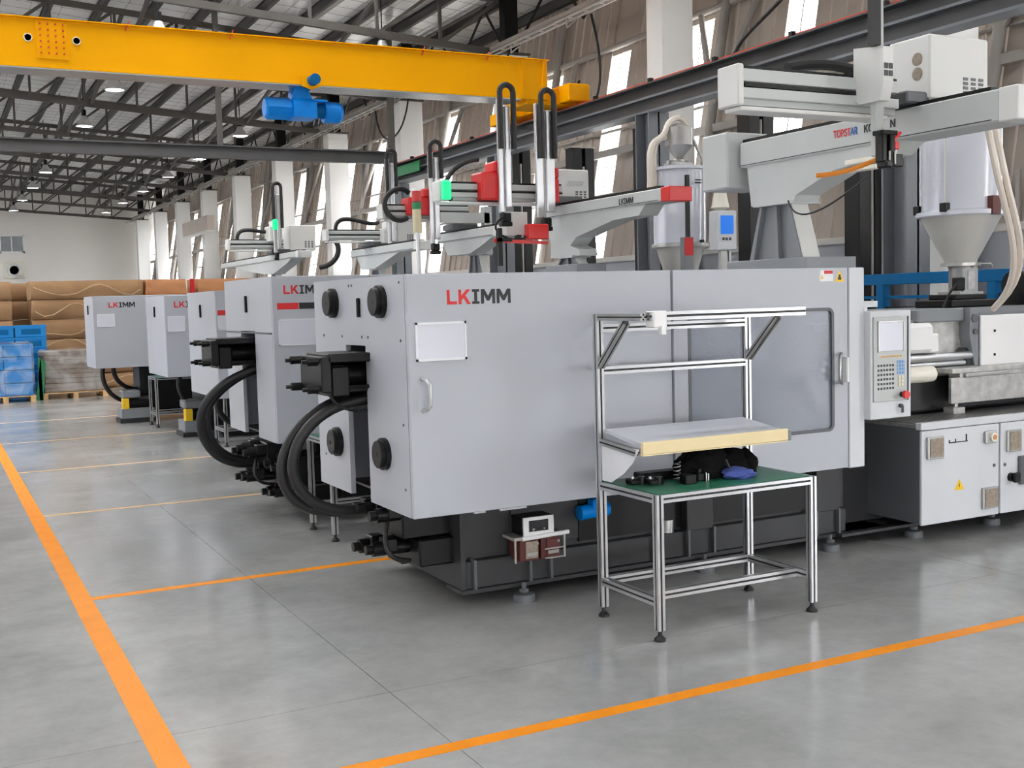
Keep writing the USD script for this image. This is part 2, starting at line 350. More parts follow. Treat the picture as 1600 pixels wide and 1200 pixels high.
# far end wall with high window and fan
struct('wall_back', MB().box(-16, 12.5, YB, YB + 0.25, -0.1, 9.8), 'endwall_white', 'white far end wall behind the stacked cartons')
h = holder('window_40', 'small high window in the white far end wall')
obj('frame', MB().box(2.2, 4.68, YB - 0.06, YB, 4.82, 4.9).box(2.2, 4.68, YB - 0.06, YB, 5.66, 5.74).box(4.6, 4.68, YB - 0.06, YB, 4.82, 5.74).box(3.5, 3.58, YB - 0.06, YB, 4.82, 5.74).box(4.05, 4.1, YB - 0.06, YB, 4.9, 5.66), 'white_paint', h)
obj('pane', MB().box(2.2, 4.6, YB - 0.03, YB - 0.01, 4.9, 5.66), 'door_glass_win', h)
# left wall, far off to the left of the picture: piers, openings added and sized for light
wl = holder('wall_left', 'left side wall of the hall with openings added for light, outside the picture')
obj('low_wall', MB().box(-16.2, -16, YA, YB, -0.1, 3.7), 'wainscot', wl)
obj('upper_wall', MB().box(-16.2, -16, YA, YB, 4.4, 10), 'cladding', wl)
for k in range(14):
    obj('pier', MB().box(-16.2, -15.7, YA + 5.3 * k, YA + 5.3 * k + 0.5, 0, 9.6), 'column_white', wl)
# roof
ce = holder('ceiling', 'low-pitched roof lined with silver insulation foil under dark purlins')
RX, RIDGE = 11.9, -1.2
zr = lambda x: EAVE + SLOPE * (XE - x) if x >= RIDGE else EAVE + SLOPE * (XE - RIDGE) - SLOPE * (RIDGE - x)
def roof_strip(name, y0, y1, m, lift=0.1, th=0.12):
    for (a, b) in ((RX, RIDGE), (RIDGE, -17)):
        if name == 'added_roof_light' and a == RX:
            half_strip('foil_lining', RX, 7.5, y0, y1, 'foil'); a = 7.5
        v = [(x, y, zr(x) + lift + dz) for y in (y0, y1) for x in (a, b) for dz in (0.0, th)]
        obj(name, trimesh.Trimesh(v, process=False).convex_hull, m, ce, smooth=False)
def half_strip(name, a, b, y0, y1, m, lift=0.1, th=0.12):
    v = [(x, y, zr(x) + lift + dz) for y in (y0, y1) for x in (a, b) for dz in (0.0, th)]
    obj(name, trimesh.Trimesh(v, process=False).convex_hull, m, ce, smooth=False)
sk = [(-7.8 + 5.3 * k, -7.8 + 5.3 * k + (0.6 if k < 4 else 1.9)) for k in range(6)]                  # unseen roof strips added to bring in more top light
e = YA - 0.5
for a, b in sk:
    roof_strip('foil_lining', e, a, 'foil'); roof_strip('added_roof_light', a, b, 'daylight_pane', 0.15, 0.01); e = b
for k in range(13):
    q = YB + 0.3 if k == 12 else e + 3.3 + 0.7
    half_strip('foil_lining', RX, RIDGE, e, q, 'foil')
    half_strip('foil_lining', RIDGE, -17, e, e + 0.5, 'foil'); half_strip('foil_lining', -4.0, -17, e + 0.5, q, 'foil'); half_strip('added_roof_light', RIDGE - 0.3, -4.0, e + 0.5, q, 'daylight_pane', 0.15, 0.01); half_strip('foil_lining', RIDGE, RIDGE - 0.3, e + 0.5, q, 'foil')  # left slope panels are unseen, added to light the deep hall
    e = q
wf = holder('wall_front', 'front wall of the hall behind the camera with a low opening added for light')  # unseen wall added to limit frontal light, its opening sized to suit
obj('wall_panel', MB().box(-16, -9, YA - 0.25, YA, -0.1, 9.0).box(8.0, 12.5, YA - 0.25, YA, -0.1, 8.6), 'cladding', wf)
obj('wall_panel', MB().box(-9, 8.0, YA - 0.25, YA, 1.9, 9.0), 'cladding', wf)
px = [11.55 - 0.985 * k for k in range(28)]
for x in px:
    z = zr(x) + 0.1
    mb = MB().box(x - 0.05, x + 0.05, YA, YB, z - 0.015, z + 0.0).box(x - 0.02, x + 0.02, YA, YB, z - 0.17, z).box(x - 0.02, x + 0.07, YA, YB, z - 0.185, z - 0.165)
    obj('purlin', mb, 'purlin_steel', ce, smooth=False)
mb = MB()
for k in range(82):
    y = 14 + 0.6 * k
    v = [(11.8, y, zr(11.8) + 0.085), (RIDGE, y, zr(RIDGE) + 0.085)]
    mb.bar(v[0], v[1], 0.005)
for k in range(20):
    x = 11.4 - 0.6 * k
    mb.bar((x, 14, zr(x) + 0.085), (x, YB, zr(x) + 0.085), 0.005)
obj('lining_wire', mb, 'wire', ce, smooth=False, kind='stuff')

# white columns on the window wall with post on top
CY = [14.2 + 5.25 * k for k in range(-4, 10)]
col = None; shown = 0
for k, y in enumerate(CY):
    lab = 'big white square wall column, ' + (ORD[shown] + ' seen from the camera' if y > 13 else ORD[k] + ' of those right of the camera')
    if y > 13: shown += 1
    if col is None:
        col = thing('wall_column', lab, 'column', (10.0, y, 0))
        obj('shaft', MB().box(0, 0.57, 0, 0.42, -0.02, 6.42, 0.012), 'column_white', col)
        obj('cap_plate', MB().box(-0.04, 0.6, -0.04, 0.46, 6.42, 6.46), 'truss_steel', col)
        obj('post', MB().box(0.12, 0.4, 0.08, 0.3, 6.46, 7.75), 'black_steel', col)
    else: dup(col, lab, (10.0, y, 0))
# inclined pipe posts behind the columns
pp = None
for k, y in enumerate(CY):
    lab = 'inclined grey pipe strut behind the ' + (ORD[k - 4] + ' white wall column' if k >= 4 else ORD[k] + ' wall column right of the camera')
    if pp is None:
        pp = thing('wall_strut', lab, 'strut', (0, y, 0))
        obj('pipe', MB().cyl((wx(2.45) - 0.15, 0.05, 2.44), (wx(7.4) - 0.15, 0.05, 7.4), 0.075, 12), 'girt', pp)
        obj('brace', MB().cyl((wx(4.6) - 0.15, 0.05, 4.6), (wx(6.2) - 0.1, 0.75, 6.2), 0.05, 10), 'girt', pp)
        obj('brace', MB().cyl((wx(4.6) - 0.15, 0.05, 4.6), (wx(6.2) - 0.1, -0.65, 6.2), 0.05, 10), 'girt', pp)
    else: dup(pp, lab, (0, y, 0))
# eaves tie: pair of pipes along column tops, with cable tray
tie = thing('eaves_tie', 'long steel eaves tie with cable ladder running over the column heads', 'beam', (9.95, 0, 6.50))
obj('pipe', MB().cyl((0, YA, 0.06), (0, YB, 0.06), 0.06, 10), 'girt', tie)
obj('channel', MB().box(-0.05, 0.1, YA, YB, -0.03, 0.0), 'truss_steel', tie)
mb = MB().box(-0.25, -0.22, YA, YB, -0.12, -0.09).box(-0.1, -0.07, YA, YB, -0.12, -0.09)
for k in range(140): mb.box(-0.25, -0.07, YA + 0.5 * k, YA + 0.5 * k + 0.03, -0.115, -0.095)
obj('cable_ladder', mb, 'girt', tie)
for k in range(25):
    y = 12.5 + 2.0 * k
    obj('bracket', MB().bar((-0.25, y, -0.1), (-0.25, y, -0.28), 0.02).bar((-0.25, y, -0.28), (-0.02, y + 0.1, -0.12), 0.02), 'girt', tie)

# ---------------------------------------------------------------- roof trusses
TY = [14.5 + 5.3 * k for k in range(-4, 10)]
def build_truss(lab, y):
    t = thing('roof_truss', lab, 'roof truss', (0, y, 0))
    xa, xb = 10.15, RIDGE; zb = lambda x: 6.5 + 0.07 * (10.15 - x); zt = lambda x: zr(x) - 0.2
    ch = lambda f, a, b, w: MB().bar((a, 0, f(a)), (b, 0, f(b)), w * 0.7, w)
    obj('bottom_chord', ch(zb, xa, xb, 0.13), 'truss_steel', t, smooth=False)
    obj('top_chord', ch(zt, xa, xb, 0.12), 'truss_steel', t, smooth=False)
    n = 9; X = [xa - (xa - xb) * k / n for k in range(n + 1)]
    for k in range(n + 1):
        if k: obj('truss_post', MB().bar((X[k], 0, zb(X[k])), (X[k], 0, zt(X[k])), 0.055), 'truss_steel', t, smooth=False)
        if k < n: obj('truss_diagonal', MB().bar((X[k], 0, zt(X[k])), (X[k + 1], 0, zb(X[k + 1])), 0.06), 'truss_steel', t, smooth=False)
    xc = -16.0; zb2 = lambda x: zb(xb) - 0.07 * (xb - x)
    obj('bottom_chord', ch(zb2, xb, xc, 0.13), 'truss_steel', t, smooth=False); obj('top_chord', MB().bar((xb, 0, zt(xb)), (xc, 0, zr(xc) - 0.2), 0.09, 0.12), 'truss_steel', t, smooth=False)
    return t
tr = None; s = 0
for k, y in enumerate(TY):
    lab = 'dark steel roof truss ' + ('over the ' + ORD[k - 4] + ' white wall column' if k >= 4 else ORD[k] + ' of those above and behind the camera')
    if tr is None: tr = build_truss(lab, y)
    else: dup(tr, lab, (0, y, 0))
# long diagonal braces in the plane between trusses
for k in range(5, 13):
    y = TY[k]
    b = thing('sway_brace', f'slim diagonal sway brace between the {ORD[k - 4]} roof truss and the next one beyond', 'brace', (0, y, 0))
    obj('rod', MB().bar((7.9, 0, zr(7.9) - 0.25), (7.9, 5.3, 6.66), 0.07), 'truss_steel', b, smooth=False)
    obj('rod', MB().bar((4.0, 0, zr(4.0) - 0.25), (4.0, 5.3, 6.93), 0.07), 'truss_steel', b, smooth=False)
# web of thin braces hung between column posts at the eaves
for k in range(4, 13):
    y = CY[k]
    b = thing('eaves_brace', f'fan of thin dark eaves braces between the {ORD[k - 4]} white wall column and the next', 'brace', (10.25, y, 6.46))
    mb = MB()
    for a, c in ((0.3, 1.6), (2.65, 1.4), (2.65, 3.9), (5.1, 3.7)): mb.bar((0, a, 0.05), (0.15, c, 1.25), 0.035)
    obj('rods', mb, 'black_steel', b, smooth=False)
    obj('top_rail', MB().bar((0.15, 0.1, 1.25), (0.15, 5.3, 1.25), 0.05), 'truss_steel', b, smooth=False)
# high-bay lamps
lamps = {}
def lamp_at(row, x, y, lab):
    if row not in lamps:
        lamp = lamps[row] = thing('high_bay_lamp', lab, 'lamp', (x, y, 6.5))
        obj('reflector', MB().lathe([(0.07, 0.26), (0.1, 0.18), (0.19, 0.05), (0.21, 0.0), (0.195, 0.0), (0.18, 0.04), (0.08, 0.17)], (0, 0, 0), 24), 'lamp_shade', lamp)
        obj('diffuser', MB().lathe([(0.19, 0.0), (0.19, 0.012)], (0, 0, 0), 24), 'lamp_white', lamp)
        obj('ballast', MB().cyl((0, 0, 0.26), (0, 0, 0.42), 0.06, 14), 'black_steel', lamp)
        obj('stem', MB().cyl((0, 0, 0.42), (0, 0, zr(x) + 0.07 - 6.5), 0.012, 6), 'black_steel', lamp)
    else: dup(lamps[row], lab, (x, y, 6.5))
for r, (x, y0, n, nm) in enumerate(((3.9, 25.9, 7, 'left row in view'), (8.05, 31.7, 6, 'right row near the window wall'), (-4.4, -5.7, 13, 'row out of view to the left'), (3.9, -5.7, 6, 'row overhead behind the crane girder'), (8.05, -5.7, 7, 'row overhead beside the runway'))):
    for k in range(n): lamp_at(r, x, y0 + 5.27 * k, f'white high bay lamp, {ORD[k]} from the camera in the {nm}'.replace(' from the camera', ''))

# ================================================================ CRANE
rw = thing('crane_runway', 'dark steel crane runway beam topped by an orange red rail', 'crane runway', (9.2, 0, 0))
obj('web', MB().box(-0.012, 0.012, YA, 23.4, 4.33, 4.70), 'runway_steel', rw)
obj('bottom_flange', MB().box(-0.13, 0.13, YA, 23.4, 4.30, 4.33), 'stanchion_grey', rw)
obj('top_flange', MB().box(-0.15, 0.55, YA, 23.4, 4.68, 4.70), 'runway_steel', rw)
obj('side_channel', MB().box(0.52, 0.55, YA, 23.4, 4.62, 4.86), 'runway_steel', rw)
obj('stiffener', MB().box(-0.10, -0.012, YA, 23.4, 4.50, 4.53), 'stanchion_grey', rw)
obj('rail', MB().box(-0.035, 0.035, YA, 23.4, 4.70, 4.755, 0.008).box(-0.06, 0.06, YA, 23.4, 4.70, 4.712), 'rail_red', rw)
for k in range(12): obj('rail_clip', MB().box(-0.09, -0.03, 6 + 1.45 * k, 6.06 + 1.45 * k, 4.70, 4.775), 'black_steel', rw)
def hcol(mb, x, y, z1, w=0.3, d=0.3, t=0.025):
    return mb.box(x - w / 2, x + w / 2, y - d / 2, y - d / 2 + t, 0, z1).box(x - w / 2, x + w / 2, y + d / 2 - t, y + d / 2, 0, z1).box(x - t / 2, x + t / 2, y - d / 2, y + d / 2, 0, z1)
ycols = [(8.72, 'to the left of the large white hopper'), (13.35, 'behind the smaller white hopper with cyclone'), (18.1, 'behind the pair of tall red robots'), (22.9, 'at the far end of the runway')]
for y, n in ycols:
    c = thing('runway_column', 'grey steel H section column under the crane runway ' + n, 'column', (9.2, y, 0))
    obj('shaft', hcol(MB(), 0, 0, 4.3, 0.34, 0.34), 'stanchion_grey', c)
    obj('base_plate', MB().box(-0.25, 0.25, -0.25, 0.25, 0, 0.03), 'stanchion_grey', c)
for (x, y, z1, n) in ((9.55, 9.65, 4.25, 'just left of the grey column by the large hopper'), (9.55, 11.55, 4.25, 'above the beam of the large white robot'), (9.55, 13.95, 4.2, 'beside the column behind the smaller hopper'), (9.6, 16.0, 4.17, 'behind the white robot control box with slanted lettering'), (9.7, 18.35, 4.5, 'between the two tall red carried robot arms')):
    c = thing('dark_stanchion', 'black steel twin stanchion ' + n, 'post', (x, y, 0))
    obj('upright', MB().box(-0.2, -0.03, -0.12, 0.12, 0, z1, 0.005), 'black_steel', c); obj('upright', MB().box(0.03, 0.2, -0.12, 0.12, 0, z1, 0.005), 'black_steel', c)
    obj('conduit', MB().cyl((0, -0.1, 0), (0, -0.1, z1 - 0.3), 0.022, 8), 'girt', c); obj('top_plate', MB().box(-0.22, 0.22, -0.13, 0.13, z1, z1 + 0.02), 'girt', c)

GY = 15.5
cr = thing('bridge_crane', 'yellow overhead bridge crane girder crossing the hall', 'crane', (0, GY, 0))
ZG0, ZG1, GX0, GX1 = 4.82, 5.42, -14.0, 8.75
obj('box_girder', MB().box(GX0, GX1, 0.0, 0.34, ZG0, ZG1, 0.004), 'crane_yellow', cr)
obj('top_plate', MB().box(GX0, GX1 + 0.02, -0.035, 0.375, ZG1, ZG1 + 0.015), 'crane_yellow', cr)
obj('bottom_plate', MB().box(GX0, GX1 - 0.5, 0.02, 0.32, ZG0 - 0.012, ZG0).box(GX0, GX1 - 0.5, -0.05, 0.39, ZG0 - 0.03, ZG0 - 0.012), 'steel', cr, label='bare steel running flange')
pl = obj('splice_plate', MB().box(1.42, 1.80, -0.014, 0.0, 4.93, 5.40, 0.003), 'crane_yellow', cr)
for i in range(4):
    for j in range(6):
        obj('splice_bolt', MB().cyl((1.475 + i * 0.09, -0.03, 5.0 + j * 0.072), (1.475 + i * 0.09, -0.012, 5.0 + j * 0.072), 0.013, 6), 'rail_red', cr)
for x in (1.33, 1.90):
    hp = obj('port_hole', MB().lathe([(0.052, -0.012), (0.052, 0.0), (0.04, 0.0), (0.04, -0.012)], (x, 0, 5.18), 18, 'y'), 'cream_paint', cr); obj('port_dark', MB().cyl((x, -0.006, 5.18), (x, 0.0, 5.18), 0.04, 18), 'black_steel', hp)
obj('end_gusset', MB().box(GX1 - 0.46, GX1 - 0.42, -0.02, 0.0, ZG0 + 0.06, ZG1 - 0.03).box(GX1 - 0.1, GX1 - 0.06, -0.03, 0.0, ZG0, ZG1), 'crane_yellow', cr)
for x in (2.55, 3.9, 6.7, 7.75): obj('cable_hook', MB().bar((x, -0.02, ZG1 + 0.06), (x - 0.05, -0.02, ZG1 - 0.07), 0.015), 'rail_red', cr)
# end truck on the rail
obj('end_truck', MB().box(9.03, 9.32, 0.1, 2.6, 4.80, 5.0, 0.01).box(GX1 - 0.35, 9.3, 0.05, 0.75, 4.76, 5.0, 0.02), 'crane_yellow', cr)
obj('end_buffer_box', MB().box(8.98, 9.36, -0.25, 0.1, 4.79, 5.06, 0.015).box(9.02, 9.33, 0.15, 0.5, 4.95, 5.08, 0.02), 'crane_yellow', cr)
obj('drive_motor', MB().cyl((8.88, 1.2, 4.86), (8.88, 1.6, 4.86), 0.1, 16), 'crane_yellow', cr)
for y in (0.35, 2.35): obj('track_wheel', MB().cyl((9.12, y, 4.85), (9.28, y, 4.85), 0.095, 20), 'black_steel', cr)
# hoist
ho = thing('electric_hoist', 'blue electric hoist hanging from the yellow crane girder', 'hoist', (4.9, GY + 0.17, 4.5))
obj('drum_housing', MB().prism(Polygon([(-0.19, -0.13), (0.19, -0.13), (0.19, 0.08), (0.13, 0.13), (-0.13, 0.13), (-0.19, 0.08)]), 'x', -0.2, 0.13), 'hoist_blue', ho)
obj('drive_end', MB().lathe([(0.13, -0.57), (0.155, -0.54), (0.155, -0.22), (0.15, -0.2)], (0, 0, 0), 8, 'x'), 'hoist_blue', ho)
obj('motor_end', MB().lathe([(0.15, 0.28), (0.15, 0.5), (0.11, 0.55)], (0, 0, -0.02), 20, 'x'), 'hoist_blue', ho)
obj('rope_drum', MB().cyl((0.1, 0, -0.01), (0.3, 0, -0.01), 0.105, 18), 'frame_blue', ho)
obj('top_cover', MB().box(0.1, 0.3, -0.16, 0.16, 0.1, 0.13), 'hoist_blue', ho)
obj('suspension', MB().prism(Polygon([(-0.22, 0.1), (0.1, 0.1), (0.02, 0.29), (-0.16, 0.29)]), 'y', -0.13, 0.13), 'hoist_blue', ho)
obj('trolley_plate', MB().prism(Polygon([(-0.1, 0.28), (0.03, 0.24), (0.16, 0.28), (0.2, 0.36), (0.17, 0.42), (-0.1, 0.42)]), 'y', -0.27, -0.25), 'crane_yellow', ho)
obj('trolley_plate', MB().prism(Polygon([(-0.1, 0.28), (0.03, 0.24), (0.16, 0.28), (0.2, 0.36), (0.17, 0.42), (-0.1, 0.42)]), 'y', 0.25, 0.27), 'crane_yellow', ho)
obj('trolley_motor', MB().cyl((0.05, -0.42, 0.36), (0.05, -0.27, 0.36), 0.075, 16), 'frame_blue', ho)
obj('axle', MB().cyl((-0.06, -0.26, 0.31), (-0.06, 0.26, 0.31), 0.02, 8).cyl((0.12, -0.26, 0.31), (0.12, 0.26, 0.31), 0.02, 8).bar((0.03, -0.24, 0.3), (0.03, 0.24, 0.27), 0.12, 0.03), 'black_steel', ho)
for i, x in enumerate((0.16, 0.2)): obj('rope', MB().cyl((x, 0.05 - 0.1 * i, -0.12), (x - 0.02, 0.05 - 0.1 * i, -0.2), 0.008, 6), 'steel', ho)
# tie beam across the end of the runway
tb = thing('tie_beam', 'long horizontal dark steel beam hung across the hall beyond the blue hoist', 'beam', (0, 23.5, 0))
obj('beam', MB().box(-14, 9.3, -0.09, 0.09, 4.80, 4.83).box(-14, 9.3, -0.012, 0.012, 4.83, 5.03).box(-14, 9.3, -0.11, 0.11, 5.03, 5.06), 'runway_steel', tb)
for x in (0.35, 5.55): obj('hanger', MB().bar((x, 0, 5.05), (x, 0, zr(x)), 0.1), 'truss_steel', tb)
obj('hanger', MB().bar((9.32, 0.05, 4.3), (9.32, 0.05, 7.8), 0.12), 'truss_steel', tb)
tag(obj('green_reflection_plate', MB().box(9.055, 9.07, 21.4, 23.2, 4.42, 4.62), 'green_lens'), 'green reflection painted as a plate on the far end of the runway beam', 'painted_reflection')  # green tint reflected on the beam, modelled as a coloured plate
# loose cables
def cable(name, pts, r, m, lab, cat='cable', k=30): return tag(obj(name, MB().tube(pts, r, 8, k), m), lab, cat, GROUPS.get(name))
cable('hanging_cable', [(10.0, 16.2, 6.4), (10.05, 16.1, 5.9), (10.05, 16.05, 5.3), (9.75, 16.0, 4.72)], 0.022, 'black_rubber', 'dark cable dropping from the eaves tie past the wall window to the runway')
cable('hanging_cable', [(9.9, 19.0, 6.45), (9.9, 18.95, 5.6), (9.2, 15.3, 5.1)], 0.022, 'black_rubber', 'straight dark cable dropping onto the yellow crane end truck')
cable('hanging_cable', [(9.9, 26.0, 6.4), (9.9, 25.2, 5.6), (9.9, 24.2, 5.9), (9.9, 23.9, 6.4)], 0.02, 'black_rubber', 'cable loop sagging in front of the second white wall column')
cable('hanging_cable', [(9.9, 11.0, 6.4), (9.9, 11.2, 5.6), (9.6, 12.0, 4.9), (9.55, 11.6, 4.3)], 0.025, 'black_rubber', 'dark cable curving down behind the arm of the large white robot')

# ================================================================ MACHINES
def glyph(ch, h):
    t = 0.21 * h
    if ch == 'L': return [sbox(0, 0, t, h), sbox(0, 0, 0.74 * h, t)], 0.74 * h
    if ch == 'K':
        from shapely.geometry import LineString
        bx_ = sbox(0, 0, 2 * h, h)
        return [sbox(0, 0, t, h)] + [LineString(q).buffer(0.11 * h, cap_style=2).intersection(bx_) for q in ([(0.1 * h, 0.3 * h), (0.8 * h, 1.06 * h)], [(0.36 * h, 0.64 * h), (0.82 * h, -0.06 * h)])], 0.9 * h
    if ch == 'I': return [sbox(0.17 * h, 0, 0.17 * h + t, h), sbox(0, 0, 0.55 * h, 0.17 * h), sbox(0, 0.83 * h, 0.55 * h, h)], 0.55 * h
    return [sbox(0, 0, t, h), sbox(0.87 * h, 0, 1.08 * h, h), Polygon([(0, h), (0.26 * h, h), (0.54 * h, 0.52 * h), (0.82 * h, h), (1.08 * h, h), (0.63 * h, 0.2 * h), (0.45 * h, 0.2 * h)])], 1.08 * h
def letters(parent, x, y, z, h):
    # red and black block lettering on a -y face
    from shapely.affinity import translate
    from shapely import union_all
    out = {'red_lettering': [], 'black_lettering': []}
    for k, ch in enumerate('LKIMM'):
        g_, w = glyph(ch, h); out['red_lettering' if k < 2 else 'black_lettering'].append(translate(union_all(g_), x, z)); x += w + 0.13 * h
    for nm, m in (('red_lettering', 'red_print'), ('black_lettering', 'black_print')):
        mb = MB()
        for p_ in out[nm]: mb.prism(p_, 'y', y - 0.002, y)
        obj(nm, mb, m, parent, smooth=False)
def level_pad(t, x, y, ztop, r=0.065):
    mb = MB().lathe([(r, 0.0), (r, 0.03), (r * 0.9, 0.045), (r * 0.4, 0.05)], (x, y, 0), 20).cyl((x, y, 0.05), (x, y, ztop), r * 0.22, 10).cyl((x, y, 0.055), (x, y, 0.075), r * 0.45, 6)
    obj('leveling_pad', mb, 'dark_grey', t)
def paper(t, x0, x1, y, z0, z1):
    p = obj('document_pocket', MB().box(x0, x1, y - 0.006, y, z0, z1), 'paper', t, smooth=False)
    b = 0.012
    obj('pocket_rim', MB().box(x0, x1, y - 0.009, y - 0.006, z0, z0 + b).box(x0, x1, y - 0.009, y - 0.006, z1 - b, z1).box(x0, x0 + b, y - 0.009, y - 0.006, z0, z1).box(x1 - b, x1, y - 0.009, y - 0.006, z0, z1), 'paper_rim', p)
def cap_disc(t, x, y, z, r=0.09):
    mb = MB().lathe([(r * 0.85, -0.03), (r, -0.025), (r, 0.0)], (x, y, z), 28, 'x')
    o = obj('tie_bar_cap', MB().lathe([(r * 0.8, -0.056), (r * 0.86, -0.052), (r * 0.86, -0.03), (r, -0.028), (r, 0.0)], (x, y, z), 28, 'x'), 'black_steel', t)
    obj('cap_bolt', MB().cyl((x - 0.058, y, z), (x - 0.05, y, z), 0.011, 8), 'black_rubber', o)
def shut_cylinder(t, x0, x1, yc, z0, z1, w=0.2):
    obj('clamp_cylinder', MB().box(x0 + 0.14, x1, yc - w, yc + w, z1 - 0.05, z1, 0.006).box(x0 + 0.14, x1, yc - w * 0.7, yc + w * 0.7, z0, z0 + 0.03, 0.004).cyl((x0 + 0.16, yc, (z0 + z1) / 2 - 0.02), (x1, yc, (z0 + z1) / 2 - 0.02), (z1 - z0) * 0.34, 20), 'black_steel', t)
    obj('cylinder_flange', MB().box(x0 + 0.1, x0 + 0.16, yc - w, yc + w, z0 + 0.01, z1 - 0.015, 0.006).box(x0 + 0.16, x0 + 0.27, yc - w * 0.95, yc + w * 0.95, z0 - 0.02, z1 - 0.07, 0.01), 'black_steel', t)
    for dy in (-w * 0.8, w * 0.8):
        for z in (z0 + 0.03, z1 - 0.04):
            obj('tie_rod', MB().cyl((x0, yc + dy, z), (x1, yc + dy, z), 0.012, 8).cyl((x0 + 0.03, yc + dy, z), (x0 + 0.09, yc + dy, z), 0.026, 6), 'black_steel', t)
def big_hose(t, pts, r=0.032): obj('hydraulic_hose', MB().tube(pts, r, 12, 40), 'black_rubber', t)
def manifold(t, x, y, z):
    mb = MB().box(x + 0.12, x + 0.42, y - 0.25, y + 0.25, z - 0.1, z + 0.12, 0.01).box(x + 0.2, x + 0.5, y - 0.3, y + 0.3, z - 0.26, z - 0.1, 0.01)
    obj('valve_block', mb, 'black_steel', t)
    for k, (dy, dz) in enumerate(((-0.2, 0.05), (0.0, 0.07), (0.18, 0.03), (-0.12, -0.16), (0.1, -0.18))):
        obj('valve', MB().cyl((x - 0.02, y + dy, z + dz), (x + 0.2, y + dy, z + dz), 0.042, 14).cyl((x - 0.06, y + dy, z + dz), (x - 0.02, y + dy, z + dz), 0.028, 10).box(x + 0.04, x + 0.12, y + dy - 0.05, y + dy + 0.05, z + dz - 0.02, z + dz + 0.06, 0.006), 'black_steel', t)
    obj('small_hose', MB().tube([(x + 0.05, y - 0.2, z), (x + 0.02, y - 0.28, z - 0.15), (x + 0.16, y - 0.25, z - 0.22)], 0.013, 8, 16), 'black_rubber', t)
def end_panel(t, x, y0, y1, z0, z1, so0, so1, sz, notch_drop=0.0, th=0.03):
    pg = Polygon([(y0, z0), (y1, z0), (y1, z1), (y0, z1)]).difference(sbox(so0, z0 - 1, so1, sz)) if so0 else Polygon([(y0, z0), (y1, z0), (y1, z1), (y0, z1)])
    mb = MB()
    for gm in getattr(pg, 'geoms', [pg]): mb.prism(gm, 'x', x, x + th)
    return obj('end_panel', mb, 'machine_grey', t, smooth=False)

# ---- machine one (nearest)
X0, X1, Y0, Y1, Z0, Z1 = 2.23, 5.43, 5.5, 7.08, 0.605, 1.9
M1 = thing('injection_molding_machine', 'nearest grey injection molding machine, with four black caps on its end panel', 'machine', (0, 0, 0))
end_panel(M1, X0, Y0 + 0.035, Y1, Z0, Z1, 6.15, 6.49, 1.51)
fc = obj('front_cover', MB().box(X0, 3.905, Y0, Y0 + 0.03, Z0, Z1, 0.004), 'machine_grey', M1)
letters(fc, 2.46, Y0, 1.735, 0.078)
obj('cover_handle', MB().tube([(2.30, Y0, 1.35), (2.31, Y0 - 0.035, 1.345), (2.325, Y0 - 0.05, 1.32), (2.325, Y0 - 0.05, 1.21), (2.31, Y0 - 0.035, 1.185), (2.30, Y0, 1.18)], 0.012, 8), 'aluminium', fc)
paper(M1, 2.27, 2.565, Y0, 1.44, 1.645)
# sliding safety door with window
wpoly = sbox(4.06, 0.90, 5.11, 1.60).buffer(0.04, quad_segs=5)
dpoly = sbox(3.912, Z0, 5.275, Z1).difference(wpoly)
sd = obj('safety_door', MB().prism(dpoly, 'y', Y0 - 0.012, Y0 + 0.025), 'machine_grey', M1, smooth=30)
obj('window_gasket', MB().prism(wpoly.buffer(0.008).difference(wpoly.buffer(-0.012)), 'y', Y0 - 0.016, Y0 - 0.004), 'dark_grey', sd)
obj('window_pane', MB().prism(wpoly, 'y', Y0, Y0 + 0.006), 'scratched_pane', sd, smooth=False)
obj('door_handle', MB().tube([(5.225, Y0 - 0.012, 1.345), (5.19, Y0 - 0.05, 1.35), (5.165, Y0 - 0.06, 1.32), (5.165, Y0 - 0.06, 1.19), (5.19, Y0 - 0.05, 1.16), (5.225, Y0 - 0.012, 1.165)], 0.011, 8), 'steel', sd)
obj('handle_grip', MB().box(5.225, 5.25, Y0 - 0.06, Y0 - 0.012, 1.165, 1.325, 0.006), 'white_paint', sd)
wn = obj('warning_sticker', MB().box(5.045, 5.155, Y0 - 0.0135, Y0 - 0.0118, 1.815, 1.885), 'white_paint', sd)
obj('sticker_band', MB().box(5.08, 5.15, Y0 - 0.015, Y0 - 0.0134, 1.862, 1.882), 'red_print', wn); obj('sticker_mark', MB().prism([(5.05, 1.83), (5.07, 1.83), (5.06, 1.86)], 'y', Y0 - 0.015, Y0 - 0.0134), 'sign_yellow', wn)
tri = obj('warning_triangle', MB().prism([(5.168, 1.81), (5.248, 1.81), (5.208, 1.884)], 'y', Y0 - 0.0135, Y0 - 0.0118), 'sign_yellow', sd)
obj('triangle_mark', MB().box(5.194, 5.222, Y0 - 0.015, Y0 - 0.0134, 1.822, 1.84).box(5.2, 5.216, Y0 - 0.015, Y0 - 0.0134, 1.838, 1.856), 'black_print', tri)
obj('door_seal', MB().box(5.275, 5.295, Y0 + 0.005, Y0 + 0.04, Z0, Z1), 'dark_grey', M1)
obj('end_frame', MB().box(5.295, X1, Y0 - 0.005, Y0 + 0.06, Z0 - 0.01, Z1, 0.006), 'machine_light', M1)
obj('top_cover', MB().box(X0 + 0.032, X1, Y0 + 0.032, Y1 - 0.002, Z1 - 0.02, Z1 - 0.002), 'machine_grey', M1)
obj('rear_cover', MB().box(X0 + 0.03, X1, Y1 - 0.03, Y1, Z0, Z1 - 0.02), 'machine_grey', M1)
for y, z in ((5.87, 1.76), (6.68, 1.76), (5.885, 0.915), (6.69, 0.905)): cap_disc(M1, X0, y, z)
